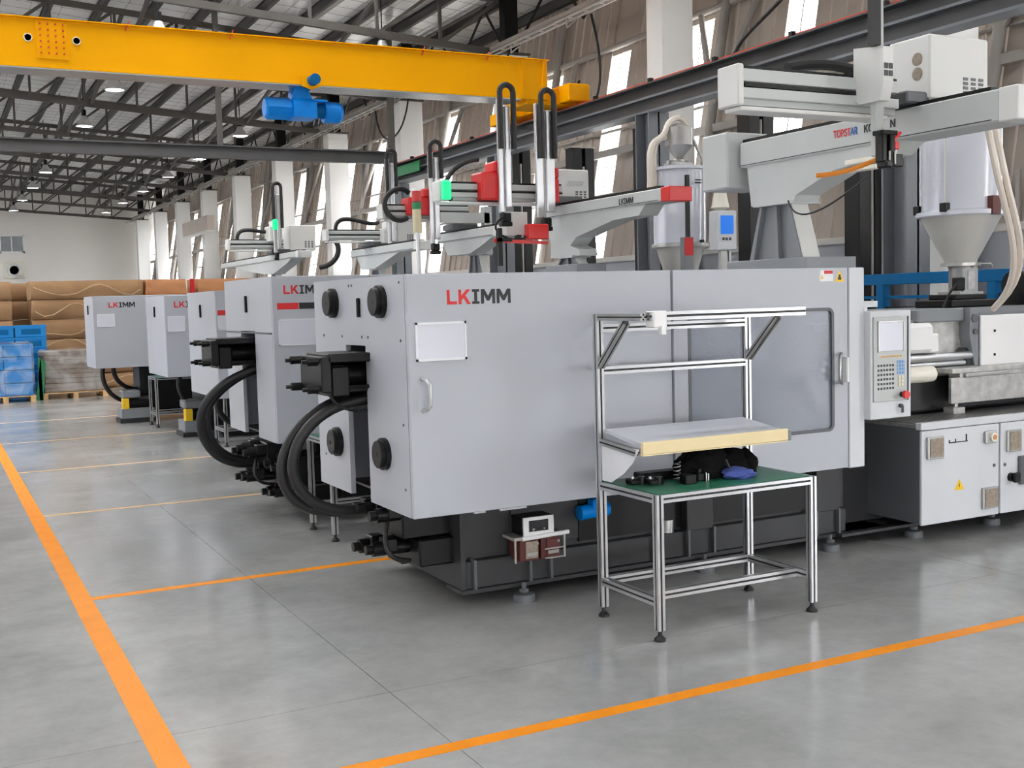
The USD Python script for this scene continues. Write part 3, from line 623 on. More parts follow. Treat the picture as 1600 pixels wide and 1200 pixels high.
obj('slot_handle', MB().box(X0 - 0.02, X0, 6.212, 6.232, 1.675, 1.785, 0.004), 'black_steel', M1)
for y, z in ((5.6, 1.86), (5.6, 1.55), (5.6, 0.75), (5.6, 1.1), (6.1, 1.56), (6.2, 1.56), (6.9, 1.56), (6.55, 1.56), (6.95, 0.8), (6.35, 1.86), (6.4, 1.86)):
    obj('panel_screw', MB().cyl((X0 - 0.004, y, z), (X0, y, z), 0.008, 8), 'dark_grey', M1)
shut_cylinder(M1, 1.84, 2.8, 6.28, 1.25, 1.475, 0.2)
big_hose(M1, [(2.5, 6.2, 1.20), (2.25, 6.2, 1.2), (2.03, 6.22, 1.15), (1.86, 6.25, 1.0), (1.81, 6.27, 0.82), (1.88, 6.28, 0.66), (2.05, 6.29, 0.56), (2.3, 6.3, 0.545), (2.6, 6.3, 0.56)])
big_hose(M1, [(2.5, 6.36, 1.22), (2.25, 6.36, 1.21), (2.0, 6.38, 1.13), (1.84, 6.4, 0.97), (1.78, 6.4, 0.8), (1.85, 6.4, 0.62), (2.05, 6.4, 0.53), (2.3, 6.4, 0.52), (2.6, 6.4, 0.55)])
obj('thin_cable', MB().tube([(1.98, 6.1, 1.27), (2.02, 6.1, 1.2), (2.12, 6.12, 1.15), (2.3, 6.2, 1.14)], 0.009, 6, 16), 'black_rubber', M1)
manifold(M1, 2.22, 6.2, 0.5)
obj('inner_body', MB().box(2.5, 2.75, 5.75, 6.85, 0.62, 1.8, 0.01).box(2.9, 3.3, 5.8, 6.8, 0.62, 1.75, 0.01).box(4.85, 5.15, 5.75, 6.85, 0.62, 1.8, 0.01), 'dark_grey', M1)
for y in (5.95, 6.65):
    for z in (0.95, 1.6): obj('tie_bar', MB().cyl((2.6, y, z), (5.0, y, z), 0.04, 14), 'steel', M1)
obj('mould_half', MB().box(3.95, 4.3, 5.95, 6.6, 0.85, 1.55, 0.01).box(4.5, 4.84, 5.95, 6.6, 0.85, 1.55, 0.01), 'steel', M1)
obj('inner_bottle', MB().lathe([(0.03, -0.12), (0.06, -0.1), (0.06, 0.06), (0.03, 0.1)], (4.75, 5.72, 1.42), 18), 'white_paint', M1)
obj('air_hose', MB().tube([(4.78, 5.64, 1.5), (4.93, 5.62, 1.44), (5.0, 5.6, 1.25), (4.9, 5.6, 1.0)], 0.008, 6, 20), 'red_plastic', M1)
obj('drip_tray', MB().box(2.4, 5.4, 5.6, 7.0, 0.6, 0.615), 'dark_grey', M1)
# base frame
obj('base_side', MB().box(2.66, 5.55, 5.86, 5.88, 0.10, 0.6).box(2.66, 5.55, 6.75, 6.77, 0.10, 0.6), 'base_grey', M1)
obj('base_flange', MB().box(2.62, 5.9, 5.78, 6.0, 0.075, 0.1, 0.003).box(2.62, 5.9, 6.7, 6.95, 0.075, 0.1, 0.003), 'base_grey', M1)
obj('base_rail', MB().box(2.66, 5.55, 5.80, 5.86, 0.1, 0.26, 0.004), 'base_grey', M1)
obj('base_end', MB().box(2.63, 2.66, 5.8, 6.95, 0.1, 0.6), 'base_grey', M1)
obj('access_plate', MB().box(2.98, 3.44, 5.845, 5.858, 0.3, 0.6, 0.003), 'base_grey', M1)
for x in (2.70, 3.06, 3.20, 3.95, 4.2, 4.4, 5.26, 5.46): obj('base_rib', MB().box(x, x + 0.016, 5.77, 5.86, 0.1, 0.27), 'dark_grey', M1)
for x in (4.2, 5.27): obj('base_pillar', MB().box(x, x + 0.205, 5.78, 5.86, 0.26, 0.6, 0.004), 'base_grey', M1)
obj('painted_base_shade', MB().box(3.44, 4.2, 5.84, 5.87, 0.28, 0.6).box(4.41, 5.27, 5.84, 5.87, 0.28, 0.6), 'black_steel', M1)  # black panels imitate the shade between the base plates
obj('hanger_tab', MB().box(2.63, 2.70, 5.6, 5.62, 0.575, 0.605).box(2.8, 2.97, 5.62, 5.64, 0.57, 0.605), 'machine_light', M1)
for x in (3.0, 4.3, 5.35): level_pad(M1, x, 5.74, 0.11)
for x in (2.9, 5.35): level_pad(M1, x, 6.9, 0.08)
obj('base_top', MB().box(2.6, 5.55, 5.8, 6.95, 0.585, 0.602), 'base_grey', M1)
obj('blue_valve', MB().cyl((3.42, 5.8, 0.46), (3.62, 5.8, 0.47), 0.045, 14).box(3.5, 3.6, 5.76, 5.84, 0.46, 0.54, 0.008), 'hoist_blue', M1)
obj('round_gauge', MB().cyl((4.06, 5.8, 0.27), (4.06, 5.8, 0.35), 0.04, 16), 'steel', M1)
# injection side
XC = 5.95
obj('base_link', MB().box(5.5, 8.3, 6.0, 6.95, 0.1, 0.58), 'base_grey', M1)
obj('link_plate', MB().box(5.44, 6.2, 5.72, 6.7, 0.08, 0.1).box(5.56, 5.62, 5.9, 6.9, 0.1, 1.2), 'base_grey', M1)
cb = obj('electric_cabinet', MB().box(XC, 8.35, Y0 + 0.02, 6.95, 0.145, 0.80, 0.004), 'dark_grey', M1)
obj('cabinet_top_lip', MB().box(XC - 0.005, 8.35, Y0, Y0 + 0.05, 0.79, 0.84, 0.004), 'machine_light', cb)
obj('cabinet_deck', MB().box(XC, 8.35, Y0 + 0.05, 6.95, 0.80, 0.825), 'grating', cb)
mb = MB()
for k in range(64): mb.box(XC + 0.02 + 0.037 * k, XC + 0.038 + 0.037 * k, Y0 + 0.07, 5.95, 0.825, 0.835)
obj('deck_treads', mb, 'steel', cb, smooth=False, kind='stuff')
def cab_door(x0, x1):
    return obj('cabinet_door', MB().box(x0, x1, Y0, Y0 + 0.02, 0.135, 0.785, 0.004), 'machine_light', M1)
def filt(d, x0, x1, z0, z1):
    f = obj('filter_frame', MB().box(x0, x1, Y0 - 0.022, Y0, z0, z1, 0.004), 'steel', d); obj('filter_mat', MB().box(x0 + 0.018, x1 - 0.012, Y0 - 0.026, Y0 - 0.021, z0 + 0.012, z1 - 0.012), 'filter_tan', f)
d = cab_door(XC, 6.712)
filt(d, 5.99, 6.145, 0.59, 0.742); filt(d, 6.53, 6.685, 0.19, 0.34)
obj('badge', MB().box(6.21, 6.39, Y0 - 0.004, Y0, 0.683, 0.69).box(6.375, 6.385, Y0 - 0.004, Y0, 0.69, 0.735).box(6.21, 6.218, Y0 - 0.004, Y0, 0.69, 0.705).box(6.27, 6.277, Y0 - 0.004, Y0, 0.69, 0.71), 'black_print', d)
sw = obj('selector_switch', MB().box(6.55, 6.66, Y0 - 0.03, Y0, 0.655, 0.74, 0.006), 'steel', d); obj('switch_dial', MB().cyl((6.615, Y0 - 0.045, 0.698), (6.615, Y0 - 0.03, 0.698), 0.033, 18), 'cream_paint', sw); obj('dial_centre', MB().cyl((6.615, Y0 - 0.05, 0.698), (6.615, Y0 - 0.045, 0.698), 0.018, 14), 'card_orange', sw)
t3 = obj('warning_triangle', MB().prism([(6.262, 0.35), (6.36, 0.35), (6.311, 0.425)], 'y', Y0 - 0.002, Y0), 'sign_yellow', d); obj('triangle_mark', MB().prism([(6.306, 0.36), (6.318, 0.385), (6.31, 0.385), (6.318, 0.405), (6.303, 0.38), (6.311, 0.38)], 'y', Y0 - 0.0035, Y0 - 0.0018), 'black_print', t3)
obj('door_lock', MB().cyl((6.66, Y0 - 0.006, 0.49), (6.66, Y0, 0.49), 0.012, 12), 'dark_grey', d)
d = cab_door(6.73, 7.5)
filt(d, 6.78, 6.925, 0.575, 0.73)
obj('door_lock', MB().cyl((6.77, Y0 - 0.006, 0.485), (6.77, Y0, 0.485), 0.012, 12), 'dark_grey', d)
obj('rotary_switch', MB().cyl((6.83, Y0 - 0.03, 0.39), (6.83, Y0, 0.39), 0.032, 16).box(6.815, 6.87, Y0 - 0.06, Y0 - 0.03, 0.355, 0.425, 0.006), 'black_steel', d)
obj('socket_panel', MB().box(6.905, 7.2, Y0 - 0.03, Y0, 0.33, 0.535, 0.006), 'dark_grey', d)
d = cab_door(7.52, 8.35)
for x in (6.13, 6.92, 8.2): level_pad(M1, x, 5.74, 0.146)
# control panel on the end frame
cp = obj('control_panel', MB().box(5.425, 5.79, 5.44, 5.56, 0.905, 1.615, 0.006), 'machine_light', M1)
obj('panel_post', MB().box(5.43, 5.46, 5.5, 5.6, 0.92, 1.64).box(5.43, 5.58, 5.53, 5.56, 1.64, 1.68), 'machine_light', M1)
pf = obj('panel_face', MB().box(5.445, 5.745, 5.43, 5.44, 1.02, 1.575, 0.003), 'robot_grey', cp)
obj('panel_gap', MB().box(5.748, 5.758, 5.432, 5.44, 1.02, 1.575), 'black_steel', pf)
obj('screen', MB().box(5.485, 5.70, 5.422, 5.431, 1.35, 1.54, 0.003), 'screen_off', cp)
obj('screen_bezel', MB().box(5.478, 5.487, 5.421, 5.43, 1.345, 1.545).box(5.70, 5.709, 5.421, 5.43, 1.345, 1.545).box(5.478, 5.709, 5.421, 5.43, 1.54, 1.547), 'steel', cp)
mb = MB()
for i in range(6):
    for j in range(6): mb.box(5.478 + 0.026 * i, 5.49 + 0.026 * i, 5.426, 5.43, 1.10 + 0.03 * j, 1.114 + 0.03 * j)
obj('function_keys', mb, 'key_dark', cp, smooth=False)
mb = MB()
for i in range(3):
    for j in range(4): mb.box(5.65 + 0.024 * i, 5.669 + 0.024 * i, 5.426, 5.43, 1.195 + 0.024 * j, 1.214 + 0.024 * j)
obj('number_keys', mb, 'key_blue', cp, smooth=False)
mb = MB()
for i in range(2):
    for j in range(3): mb.box(5.66 + 0.026 * i, 5.68 + 0.026 * i, 5.426, 5.43, 1.115 + 0.025 * j, 1.134 + 0.025 * j)
obj('edit_keys', mb, 'key_cream', cp, smooth=False)
mb = MB()
for i in range(9): mb.box(5.50 + 0.022 * i, 5.515 + 0.022 * i, 5.427, 5.43, 1.31, 1.32)
obj('indicator_strip', mb, 'key_orange', cp, smooth=False)
eb = obj('emergency_stop', MB().cyl((5.69, 5.38, 1.06), (5.69, 5.40, 1.06), 0.026, 18), 'red_plastic', cp); obj('stop_collar', MB().cyl((5.69, 5.40, 1.06), (5.69, 5.43, 1.06), 0.018, 14), 'black_steel', eb)
obj('key_switch', MB().cyl((5.685, 5.42, 0.985), (5.685, 5.44, 0.985), 0.013, 12).box(5.678, 5.692, 5.41, 5.42, 0.94, 0.985), 'key_dark', cp)
obj('panel_cable', MB().tube([(5.5, 5.6, 0.9), (5.52, 5.62, 0.8), (5.47, 5.62, 0.66), (5.47, 5.65, 0.58)], 0.012, 8, 16), 'hose_clear', M1)
# injection carriage
obj('carriage_side', MB().box(7.035, 8.3, 5.93, 5.95, 1.13, 1.54, 0.005), 'white_paint', M1)
cv = obj('carriage_cover', MB().prism(Polygon([(6.94, 1.60), (8.3, 1.60), (8.3, 1.56), (7.035, 1.56), (7.035, 1.13), (7.0, 1.13), (6.935, 1.4)]), 'y', 5.95, 6.75).box(6.46, 6.94, 6.0, 6.75, 1.50, 1.60, 0.01).box(7.05, 8.3, 5.96, 6.75, 1.15, 1.56), 'pedestal_grey', M1)
obj('hex_boss', MB().cyl((6.985, 5.94, 1.52), (6.985, 5.96, 1.52), 0.035, 6).cyl((6.99, 5.935, 1.42), (6.99, 5.96, 1.42), 0.022, 14), 'dark_grey', cv)
for x, z in ((7.18, 1.42), (7.18, 1.24)): obj('cover_screw', MB().cyl((x, 5.924, z), (x, 5.932, z), 0.01, 10), 'black_steel', M1)
obj('barrel_cover', MB().prism(sbox(5.5, 1.25, 7.1, 1.52).difference(sbox(7.0, 1.45, 7.2, 1.6)), 'y', 6.05, 6.5), 'worn_steel', M1)
obj('nozzle_cover', MB().box(5.5, 6.56, 5.93, 6.5, 1.28, 1.5, 0.03).box(5.5, 6.62, 5.95, 6.5, 1.28, 1.42, 0.01), 'white_paint', M1)
for y, z, r in ((5.98, 1.245, 0.03), (6.0, 1.19, 0.026), (5.96, 1.125, 0.022)): obj('guide_rod', MB().cyl((5.5, y, z), (7.05, y, z), r, 14), 'aluminium', M1)
obj('carriage_cylinder', MB().cyl((5.5, 5.92, 1.13), (6.5, 5.92, 1.13), 0.06, 18), 'cream_paint', M1)
obj('carriage_body', MB().box(6.2, 8.3, 5.98, 6.7, 0.84, 1.12, 0.02).box(6.9, 7.1, 5.97, 6.7, 1.12, 1.3, 0.03), 'base_grey', M1)
obj('bed_plate', MB().box(6.575, 8.3, 5.80, 5.83, 0.91, 1.10, 0.004).box(6.575, 8.3, 5.79, 5.98, 1.13, 1.165, 0.004).box(6.66, 8.3, 5.80, 5.9, 1.10, 1.13), 'worn_steel', M1)
obj('slide_rail', MB().box(6.7, 7.15, 5.77, 5.80, 1.10, 1.125, 0.004), 'steel', M1)
obj('bed_foot', MB().box(6.6, 6.72, 5.80, 5.9, 0.83, 0.88, 0.004).cyl((6.66, 5.84, 0.88), (6.66, 5.84, 0.92), 0.02, 10), 'worn_steel', M1)
obj('hopper_throat', MB().box(6.95, 7.45, 6.12, 6.5, 1.60, 1.66, 0.01).box(7.05, 7.4, 6.18, 6.45, 1.66, 1.7, 0.006), 'black_steel', M1)
obj('screw_motor', MB().lathe([(0.12, 0.0), (0.13, 0.02), (0.13, 0.4), (0.1, 0.45)], (7.85, 6.3, 1.76), 20, 'x').box(7.8, 8.25, 6.2, 6.4, 1.6, 1.7), 'black_steel', M1)

# ---- digital timer box in a basket under the door
tb_ = thing('control_unit', 'small white framed digital control unit sitting on the wire basket under the machine door', 'control unit', (0, 0, 0))
obj('case', MB().box(2.98, 3.19, 5.705, 5.84, 0.39, 0.495, 0.004), 'black_steel', tb_); obj('front_frame', MB().prism(sbox(2.985, 0.385, 3.185, 0.495).difference(sbox(3.02, 0.41, 3.15, 0.475)), 'y', 5.695, 5.71), 'white_paint', tb_)
obj('display', MB().box(3.02, 3.15, 5.70, 5.706, 0.41, 0.475), 'black_print', tb_); obj('knob', MB().cyl((3.05, 5.69, 0.423), (3.05, 5.70, 0.423), 0.008, 10).cyl((3.12, 5.69, 0.423), (3.12, 5.70, 0.423), 0.006, 10), 'steel', tb_)
bk = thing('wire_basket', 'wire and plate bracket bolted to the machine base under the digital unit', 'basket', (0, 0, 0))
obj('front_tube', MB().cyl((2.97, 5.69, 0.375), (3.28, 5.69, 0.385), 0.013, 10), 'white_paint', bk); obj('tray', MB().box(2.92, 3.26, 5.69, 5.843, 0.368, 0.386), 'girt', bk)
obj('wires', MB().bar((3.25, 5.69, 0.24), (3.25, 5.69, 0.37), 0.01).bar((3.12, 5.69, 0.245), (3.25, 5.69, 0.245), 0.008).bar((3.12, 5.69, 0.30), (3.25, 5.69, 0.30), 0.008).bar((2.925, 5.69, 0.24), (2.925, 5.69, 0.37), 0.01), 'girt', bk)
for i, (xx, lab) in enumerate(((2.96, 'maroon and grey transformer box, left of the pair under the digital unit'), (3.1, 'maroon transformer box, right of the pair under the digital unit'))):
    q = thing('transformer', lab, 'box', (xx, 5.7, 0.24)); obj('coil_case', MB().box(0.0, 0.125, 0, 0.14, 0.0, 0.128, 0.004), 'maroon', q); obj('lamination', MB().box(0.035, 0.115, -0.01, 0.0, 0.015, 0.115, 0.002), 'filter_tan' if i == 0 else 'maroon', q); obj('name_strip', MB().box(0.04, 0.11, -0.014, -0.009, 0.03, 0.05), 'steel', q); obj('terminal', MB().cyl((0.11, -0.016, 0.1), (0.11, -0.009, 0.1), 0.008, 8), 'steel', q)

# ---- the other machines of the row
def machine(lab, x0, y0, dep, z0, z1, xd, slot=None, logo=None, pap=None, stripe=None, caps=(), cyl=None, hoses=(), base_x=None, pump=None, low_right=None):
    t = thing('injection_molding_machine', lab, 'machine'); y1 = y0 + dep; x1 = x0 + xd
    if slot: end_panel(t, x0, y0 + 0.035, y1, z0, z1, slot[0], slot[1], slot[2])
    else: end_panel(t, x0, y0 + 0.035, y1, z0, z1, None, None, None)
    f = obj('front_cover', MB().box(x0, x1, y0, y0 + 0.03, z0, z1, 0.004), 'machine_grey', t)
    obj('top_cover', MB().box(x0 + 0.032, x1, y0 + 0.032, y1 - 0.002, z1 - 0.02, z1 - 0.002), 'machine_grey', t); obj('rear_cover', MB().box(x0 + 0.03, x1, y1 - 0.03, y1, z0, z1 - 0.02), 'machine_grey', t)
    if logo: letters(f, logo[0], y0, logo[1], logo[2])
    if pap: paper(t, pap[0], pap[1], y0, pap[2], pap[3])
    if stripe:
        obj('red_stripe', MB().box(stripe[0], stripe[1], y0 - 0.002, y0, stripe[3], stripe[4]), 'red_print', f)
        if stripe[2]: obj('black_stripe', MB().box(stripe[1] + 0.006, stripe[2], y0 - 0.002, y0, stripe[3], stripe[4]), 'black_print', f)
    ym = (y0 + y1) / 2
    obj('slot_handle', MB().box(x0 - 0.02, x0, ym - 0.012, ym + 0.012, z1 - 0.28, z1 - 0.14, 0.004), 'black_steel', t)
    obj('drip_tray', MB().box(x0 + 0.1, x1, y0 + 0.05, y1 - 0.05, z0, z0 + 0.015), 'dark_grey', t)
    bx0 = base_x or x0 + 0.4
    obj('base_frame', MB().box(bx0, x1 + 3.2, y0 + 0.3, y1 - 0.15, 0.1, z0, 0.005), 'black_steel', t)
    obj('base_flange', MB().box(bx0 - 0.04, x1 + 3.2, y0 + 0.25, y1 - 0.1, 0.075, 0.1), 'base_grey', t)
    for x in (bx0 + 0.15, x1, x1 + 2.8):
        for y in (y0 + 0.3, y1 - 0.2): level_pad(t, x, y, 0.08)
    obj('injection_unit', MB().box(x1 + 0.3, x1 + 3.0, y0 + 0.35, y1 - 0.3, z0, z0 + 0.35, 0.02).box(x1 + 0.9, x1 + 3.0, y0 + 0.4, y1 - 0.35, z0 + 0.35, z0 + 0.95, 0.02), 'robot_white', t)
    if cyl: shut_cylinder(t, *cyl)
    for hp in hoses: big_hose(t, hp, 0.035)
    if pump:
        px_, py_ = pump
        obj('pump_body', MB().box(px_, px_ + 0.5, py_ - 0.25, py_ + 0.2, 0.06, 0.22, 0.01).box(px_ + 0.02, px_ + 0.3, py_ - 0.2, py_ + 0.15, 0.38, 0.5, 0.02), 'pedestal_grey', t)
        obj('pump_motor', MB().lathe([(0.13, 0.0), (0.14, 0.03), (0.14, 0.34), (0.1, 0.4)], (px_ + 0.1, py_, 0.3), 16, 'x'), 'black_steel', t)
        obj('yellow_cap', MB().box(px_ + 0.02, px_ + 0.12, py_ - 0.24, py_ - 0.1, 0.21, 0.38, 0.008), 'sign_yellow', t)
        obj('pump_pad', MB().box(px_ - 0.03, px_ + 0.53, py_ - 0.27, py_ + 0.22, 0.0, 0.06, 0.004), 'black_rubber', t)
    return t
M2 = machine('second grey machine from the camera, with red and black stripe on its cover', 2.4, 8.7, 1.56, 0.67, 1.985, 3.4, slot=(9.26, 9.72, 1.55), logo=(2.495, 1.845, 0.068), pap=(2.44, 2.80, 1.44, 1.65), stripe=(2.44, 2.61, 2.85, 1.725, 1.775),
             cyl=(1.95, 2.9, 9.5, 1.27, 1.5, 0.19), hoses=([(2.7, 9.4, 1.25), (2.4, 9.4, 1.22), (2.14, 9.42, 1.1), (1.98, 9.45, 0.9), (1.98, 9.47, 0.7), (2.12, 9.48, 0.5), (2.4, 9.5, 0.42), (2.8, 9.5, 0.42)], [(2.7, 9.52, 1.24), (2.4, 9.52, 1.2), (2.18, 9.54, 1.07), (2.04, 9.55, 0.88), (2.05, 9.56, 0.7), (2.2, 9.57, 0.5), (2.45, 9.58, 0.45), (2.8, 9.58, 0.45)]))
manifold(M2, 2.28, 9.3, 0.52); manifold(M2, 2.42, 9.0, 0.42)
obj('panel_step', MB().box(2.394, 2.4, 8.735, 10.24, 1.53, 1.545), 'dark_grey', M2)
M3 = machine('third grey machine from the camera, mostly hidden, with red stripe over a narrow paper', 2.68, 11.89, 1.4, 0.80, 1.93, 3.3, logo=(2.83, 1.775, 0.05), pap=(2.70, 2.84, 1.52, 1.665), stripe=(2.70, 2.84, None, 1.675, 1.725), base_x=3.4,
             hoses=([(2.95, 12.9, 0.85), (2.9, 12.95, 0.6), (3.1, 13.0, 0.4), (3.5, 13.0, 0.36)], [(3.2, 12.9, 0.85), (3.2, 12.95, 0.68), (3.35, 13.0, 0.55), (3.6, 13.0, 0.5)]))
M4 = machine('fourth grey machine from the camera, showing a white paper below its lettering', 2.75, 15.1, 1.4, 0.865, 1.93, 3.4, logo=(2.87, 1.77, 0.08), pap=(2.78, 3.0, 1.46, 1.66), base_x=3.3, pump=(3.05, 15.95),
             hoses=([(3.1, 15.9, 0.9), (3.05, 15.95, 0.65), (3.2, 16.0, 0.42), (3.6, 16.0, 0.36)], [(3.3, 15.9, 0.9), (3.3, 15.95, 0.7), (3.45, 16.0, 0.55), (3.7, 16.0, 0.5)]))
M5 = machine('farthest grey machine of the row, near the wrapped pallet, full lettering in view', 2.27, 18.3, 1.08, 0.87, 1.98, 3.6, logo=(2.50, 1.80, 0.08), pap=(2.32, 2.58, 1.505, 1.705), base_x=2.95, pump=(2.62, 18.6),
             hoses=([(2.45, 18.8, 0.9), (2.44, 18.8, 0.62), (2.58, 18.85, 0.4), (3.0, 18.9, 0.32)], [(2.6, 18.8, 0.9), (2.62, 18.82, 0.7), (2.75, 18.85, 0.55), (3.05, 18.9, 0.5)]))

# ================================================================ ROBOTS
def ubend(x, y, z0, z1, w, r=0.022):
    a = np.linspace(math.pi, 0, 10)
    return [(x, y, z0)] + [(x + w / 2 + w / 2 * math.cos(t), y, z1 + w / 2 * math.sin(t)) for t in a] + [(x + w, y, z0)]
def robot(lab, cat_m, px, py, zb, zp, beam, gus, arm, verts, ctl, carr, carr_m, cap_m, beacon=None, far=False, end_ext=0.0, ped=0.72):
    """px, py pedestal centre; zb..zp its height; beam (x0, x1, y0, y1, z0, z1); arm (x0, x1, y, z0, z1)"""
    t = thing('takeout_robot', lab, 'robot')
    x0, x1, y0, y1, z0, z1 = beam
    w = 0.2
    k_ = ped; yb, yt = 0.27 * k_, 0.15 * k_
    tz = lambda z: yb + (yt - yb) * (z - zb) / (zp - zb)
    obj('pedestal', MB().prism([(py - yb, zb), (py + yb, zb), (py + yt, zp), (py - yt, zp)], 'x', px - 0.06 * k_, px + 0.04 * k_), 'pedestal_grey', t, smooth=False)
    for f0, f1 in ((-1.0, -0.84), (-0.14, 0.02), (0.84, 1.0)):
        obj('pedestal_rib', MB().prism([(py + yb * f0, zb), (py + yb * f1, zb), (py + yt * f1, zp), (py + yt * f0, zp)], 'x', px - 0.1 * k_, px - 0.06 * k_), 'pedestal_grey', t, smooth=False)
    obj('pedestal_front', MB().add(trimesh.Trimesh([(px + a, py - yy - b, z) for a in (-0.09 * k_, 0.05 * k_) for yy, z in ((yb, zb), (yt, zp)) for b in (0.0, 0.012)], process=False).convex_hull), 'robot_white', t, smooth=False)
    obj('pedestal_flange', MB().box(px - 0.14 * k_, px + 0.14 * k_, py - yt - 0.04, py + yt + 0.03, zp - 0.012, zp + 0.006), 'robot_grey', t)
    obj('base_sill', MB().box(px - 0.2 * k_, px + 0.24 * k_, py - 0.42 * k_, py + 0.4 * k_, zb - 0.08, zb, 0.004), 'pedestal_grey', t)
    obj('bracket', MB().prism(Polygon(gus), 'x', x0 + 0.015, x1 - 0.015), 'robot_grey', t, smooth=False)
    obj('traverse_beam', MB().box(x0, x1, y0, y1, z0, z1, 0.008), cat_m, t)
    obj('beam_groove', MB().box(x0 - 0.002, x0, y0 + 0.05, y1, z0 + 0.012, z0 + 0.018), 'key_dark', t)
    obj('beam_rail', MB().box(x0 + 0.03, x0 + 0.09, y0 + 0.08, y1, z1, z1 + 0.025).box(x1 - 0.09, x1 - 0.03, y0 + 0.08, y1, z1, z1 + 0.025).box(x0 + 0.09, x1 - 0.09, y0 + 0.1, y1, z1, z1 + 0.01), 'black_steel', t)
    obj('beam_end_cap', MB().box(x0 - 0.004, x1 + 0.004 + end_ext, y0 - 0.12 if cap_m != cat_m else y0 - 0.01, y0 + 0.004, z0 - 0.004, z1 + 0.004, 0.006), cap_m, t)
    ax0, ax1, ay, az0, az1 = arm
    h = az1 - az0
    obj('kick_arm', MB().box(ax0, ax1, ay, ay + 0.1, az1 - 0.36 * h, az1, 0.004).box(ax0, ax1, ay, ay + 0.1, az0 + 0.18 * h, az0 + 0.48 * h, 0.004).box(ax0, ax1, ay + 0.03, ay + 0.11, az0, az1), 'robot_grey', t)
    obj('arm_slide', MB().box(ax0 + 0.02, ax1, ay + 0.0, ay + 0.03, az0 + 0.5 * h, az0 + 0.6 * h).box(ax0 + 0.02, ax1, ay + 0.02, ay + 0.1, az1, az1 + 0.018), 'black_steel', t)
    obj('arm_end_cap', MB().box(ax0 - 0.045, ax0, ay - 0.02, ay + 0.16, az0 - 0.01, az1 + 0.02, 0.008), 'robot_white', t)
    obj('arm_tray', MB().box(ax0 - 0.02, ax1 - 0.1, ay - 0.01, ay + 0.13, az0 - 0.035, az0 - 0.012, 0.004), 'robot_white', t)
    obj('carriage', MB().box(x0 - 0.06, x1 + 0.04, ay - 0.02, ay + 0.3, z1 + 0.02, z1 + 0.09, 0.01), 'dark_grey', t)
    for (vx, vy, v0, v1, vw, cz0, cz1, chain, *cc) in verts:
        ca, cb_ = cc or carr
        if vw < 0.1: va = MB().box(vx - vw / 2, vx + vw / 2, vy - 0.06, vy - 0.01, v0, v1, 0.006)
        else: va = MB().box(vx - vw / 2, vx - vw * 0.1, vy - 0.055, vy - 0.01, v0, v1, 0.008).box(vx + vw * 0.03, vx + vw / 2, vy - 0.065, vy - 0.01, v0 + 0.05, v1 - 0.06, 0.008).box(vx - vw * 0.12, vx + vw * 0.05, vy - 0.03, vy - 0.012, v0, v1)
        obj('vertical_arm', va, 'aluminium' if vw >= 0.1 else 'robot_grey', t)
        if vw >= 0.1:
            obj('arm_carriage', MB().box(vx - ca, vx + cb_, vy - 0.01, ay + 0.14, cz0, cz1 - 0.1, 0.015).box(vx - ca * 0.4, vx + cb_, vy - 0.01, ay + 0.12, cz1 - 0.1, cz1, 0.015), carr_m, t)
            obj('gripper', MB().box(vx - 0.04, vx + 0.04, vy - 0.08, vy + 0.01, v0 - 0.08, v0, 0.008).box(vx - 0.055, vx + 0.055, vy - 0.07, vy, v0 - 0.12, v0 - 0.08, 0.006), 'black_steel', t)
        if chain: obj('cable_chain', MB().tube(ubend(vx - 0.055, vy - 0.09, v1 - chain, v1 + 0.05, 0.135), 0.027, 8), 'black_rubber', t)
    if ctl:
        c0, c1, cy0, cy1, cz0, cz1 = ctl
        b = obj('control_box', MB().box(c0, c1, cy0, cy1, cz0, cz1, 0.012), 'robot_white', t)
        mb = MB()
        for i in range(3):
            for j in range(4): mb.box(c0 + (0.56 + 0.13 * i) * (c1 - c0), c0 + (0.64 + 0.13 * i) * (c1 - c0), cy0 - 0.003, cy0, cz0 + (0.12 + 0.07 * j) * (cz1 - cz0), cz0 + (0.165 + 0.07 * j) * (cz1 - cz0))
        obj('vent_slots', mb, 'dark_grey', b, smooth=False, kind='stuff')
    if beacon: obj('beacon', MB().lathe([(0.04, -0.08), (0.045, -0.07), (0.045, 0.07), (0.03, 0.09)], beacon, 14), 'green_light', t)
    return t
R1 = robot('largest white take-out robot, on top of the nearest machine', 'robot_grey', 5.32, 6.12, 1.98, 2.36, (5.2, 5.45, 4.27, 6.46, 2.64, 2.815),
           [(6.36, 2.36), (6.4, 2.64), (5.0, 2.64), (5.1, 2.57), (5.55, 2.52), (5.9, 2.4), (5.92, 2.36)], (3.95, 5.1, 4.88, 2.765, 2.955),
           [(4.81, 4.80, 2.5, 4.1, 0.06, 2.84, 3.18, 0)], (5.3, 5.8, 4.84, 5.16, 2.86, 3.24), (0.17, 0.06), 'robot_grey', 'robot_white', end_ext=0.3, ped=1.0)
for k, z in enumerate((3.105, 3.02)): obj('round_vent', MB().cyl((5.296, 4.93, z), (5.302, 4.93, z), 0.038, 20), 'filter_tan', R1)
obj('arm_cover', MB().prism([(4.675, 3.09), (4.9, 3.12), (4.9, 2.84), (4.86, 2.8), (4.7, 2.8), (4.675, 2.9)], 'x', 4.765, 4.84), 'robot_white', R1, smooth=False)
for i in range(2):
    for j in range(2): obj('cover_vent', MB().box(4.772 + 0.034 * i, 4.796 + 0.034 * i, 4.668, 4.674, 2.93 + 0.04 * j, 2.96 + 0.04 * j), 'key_dark', R1)
obj('back_box', MB().box(5.12, 5.5, 6.5, 6.8, 2.5, 2.9, 0.012), 'robot_grey', R1)
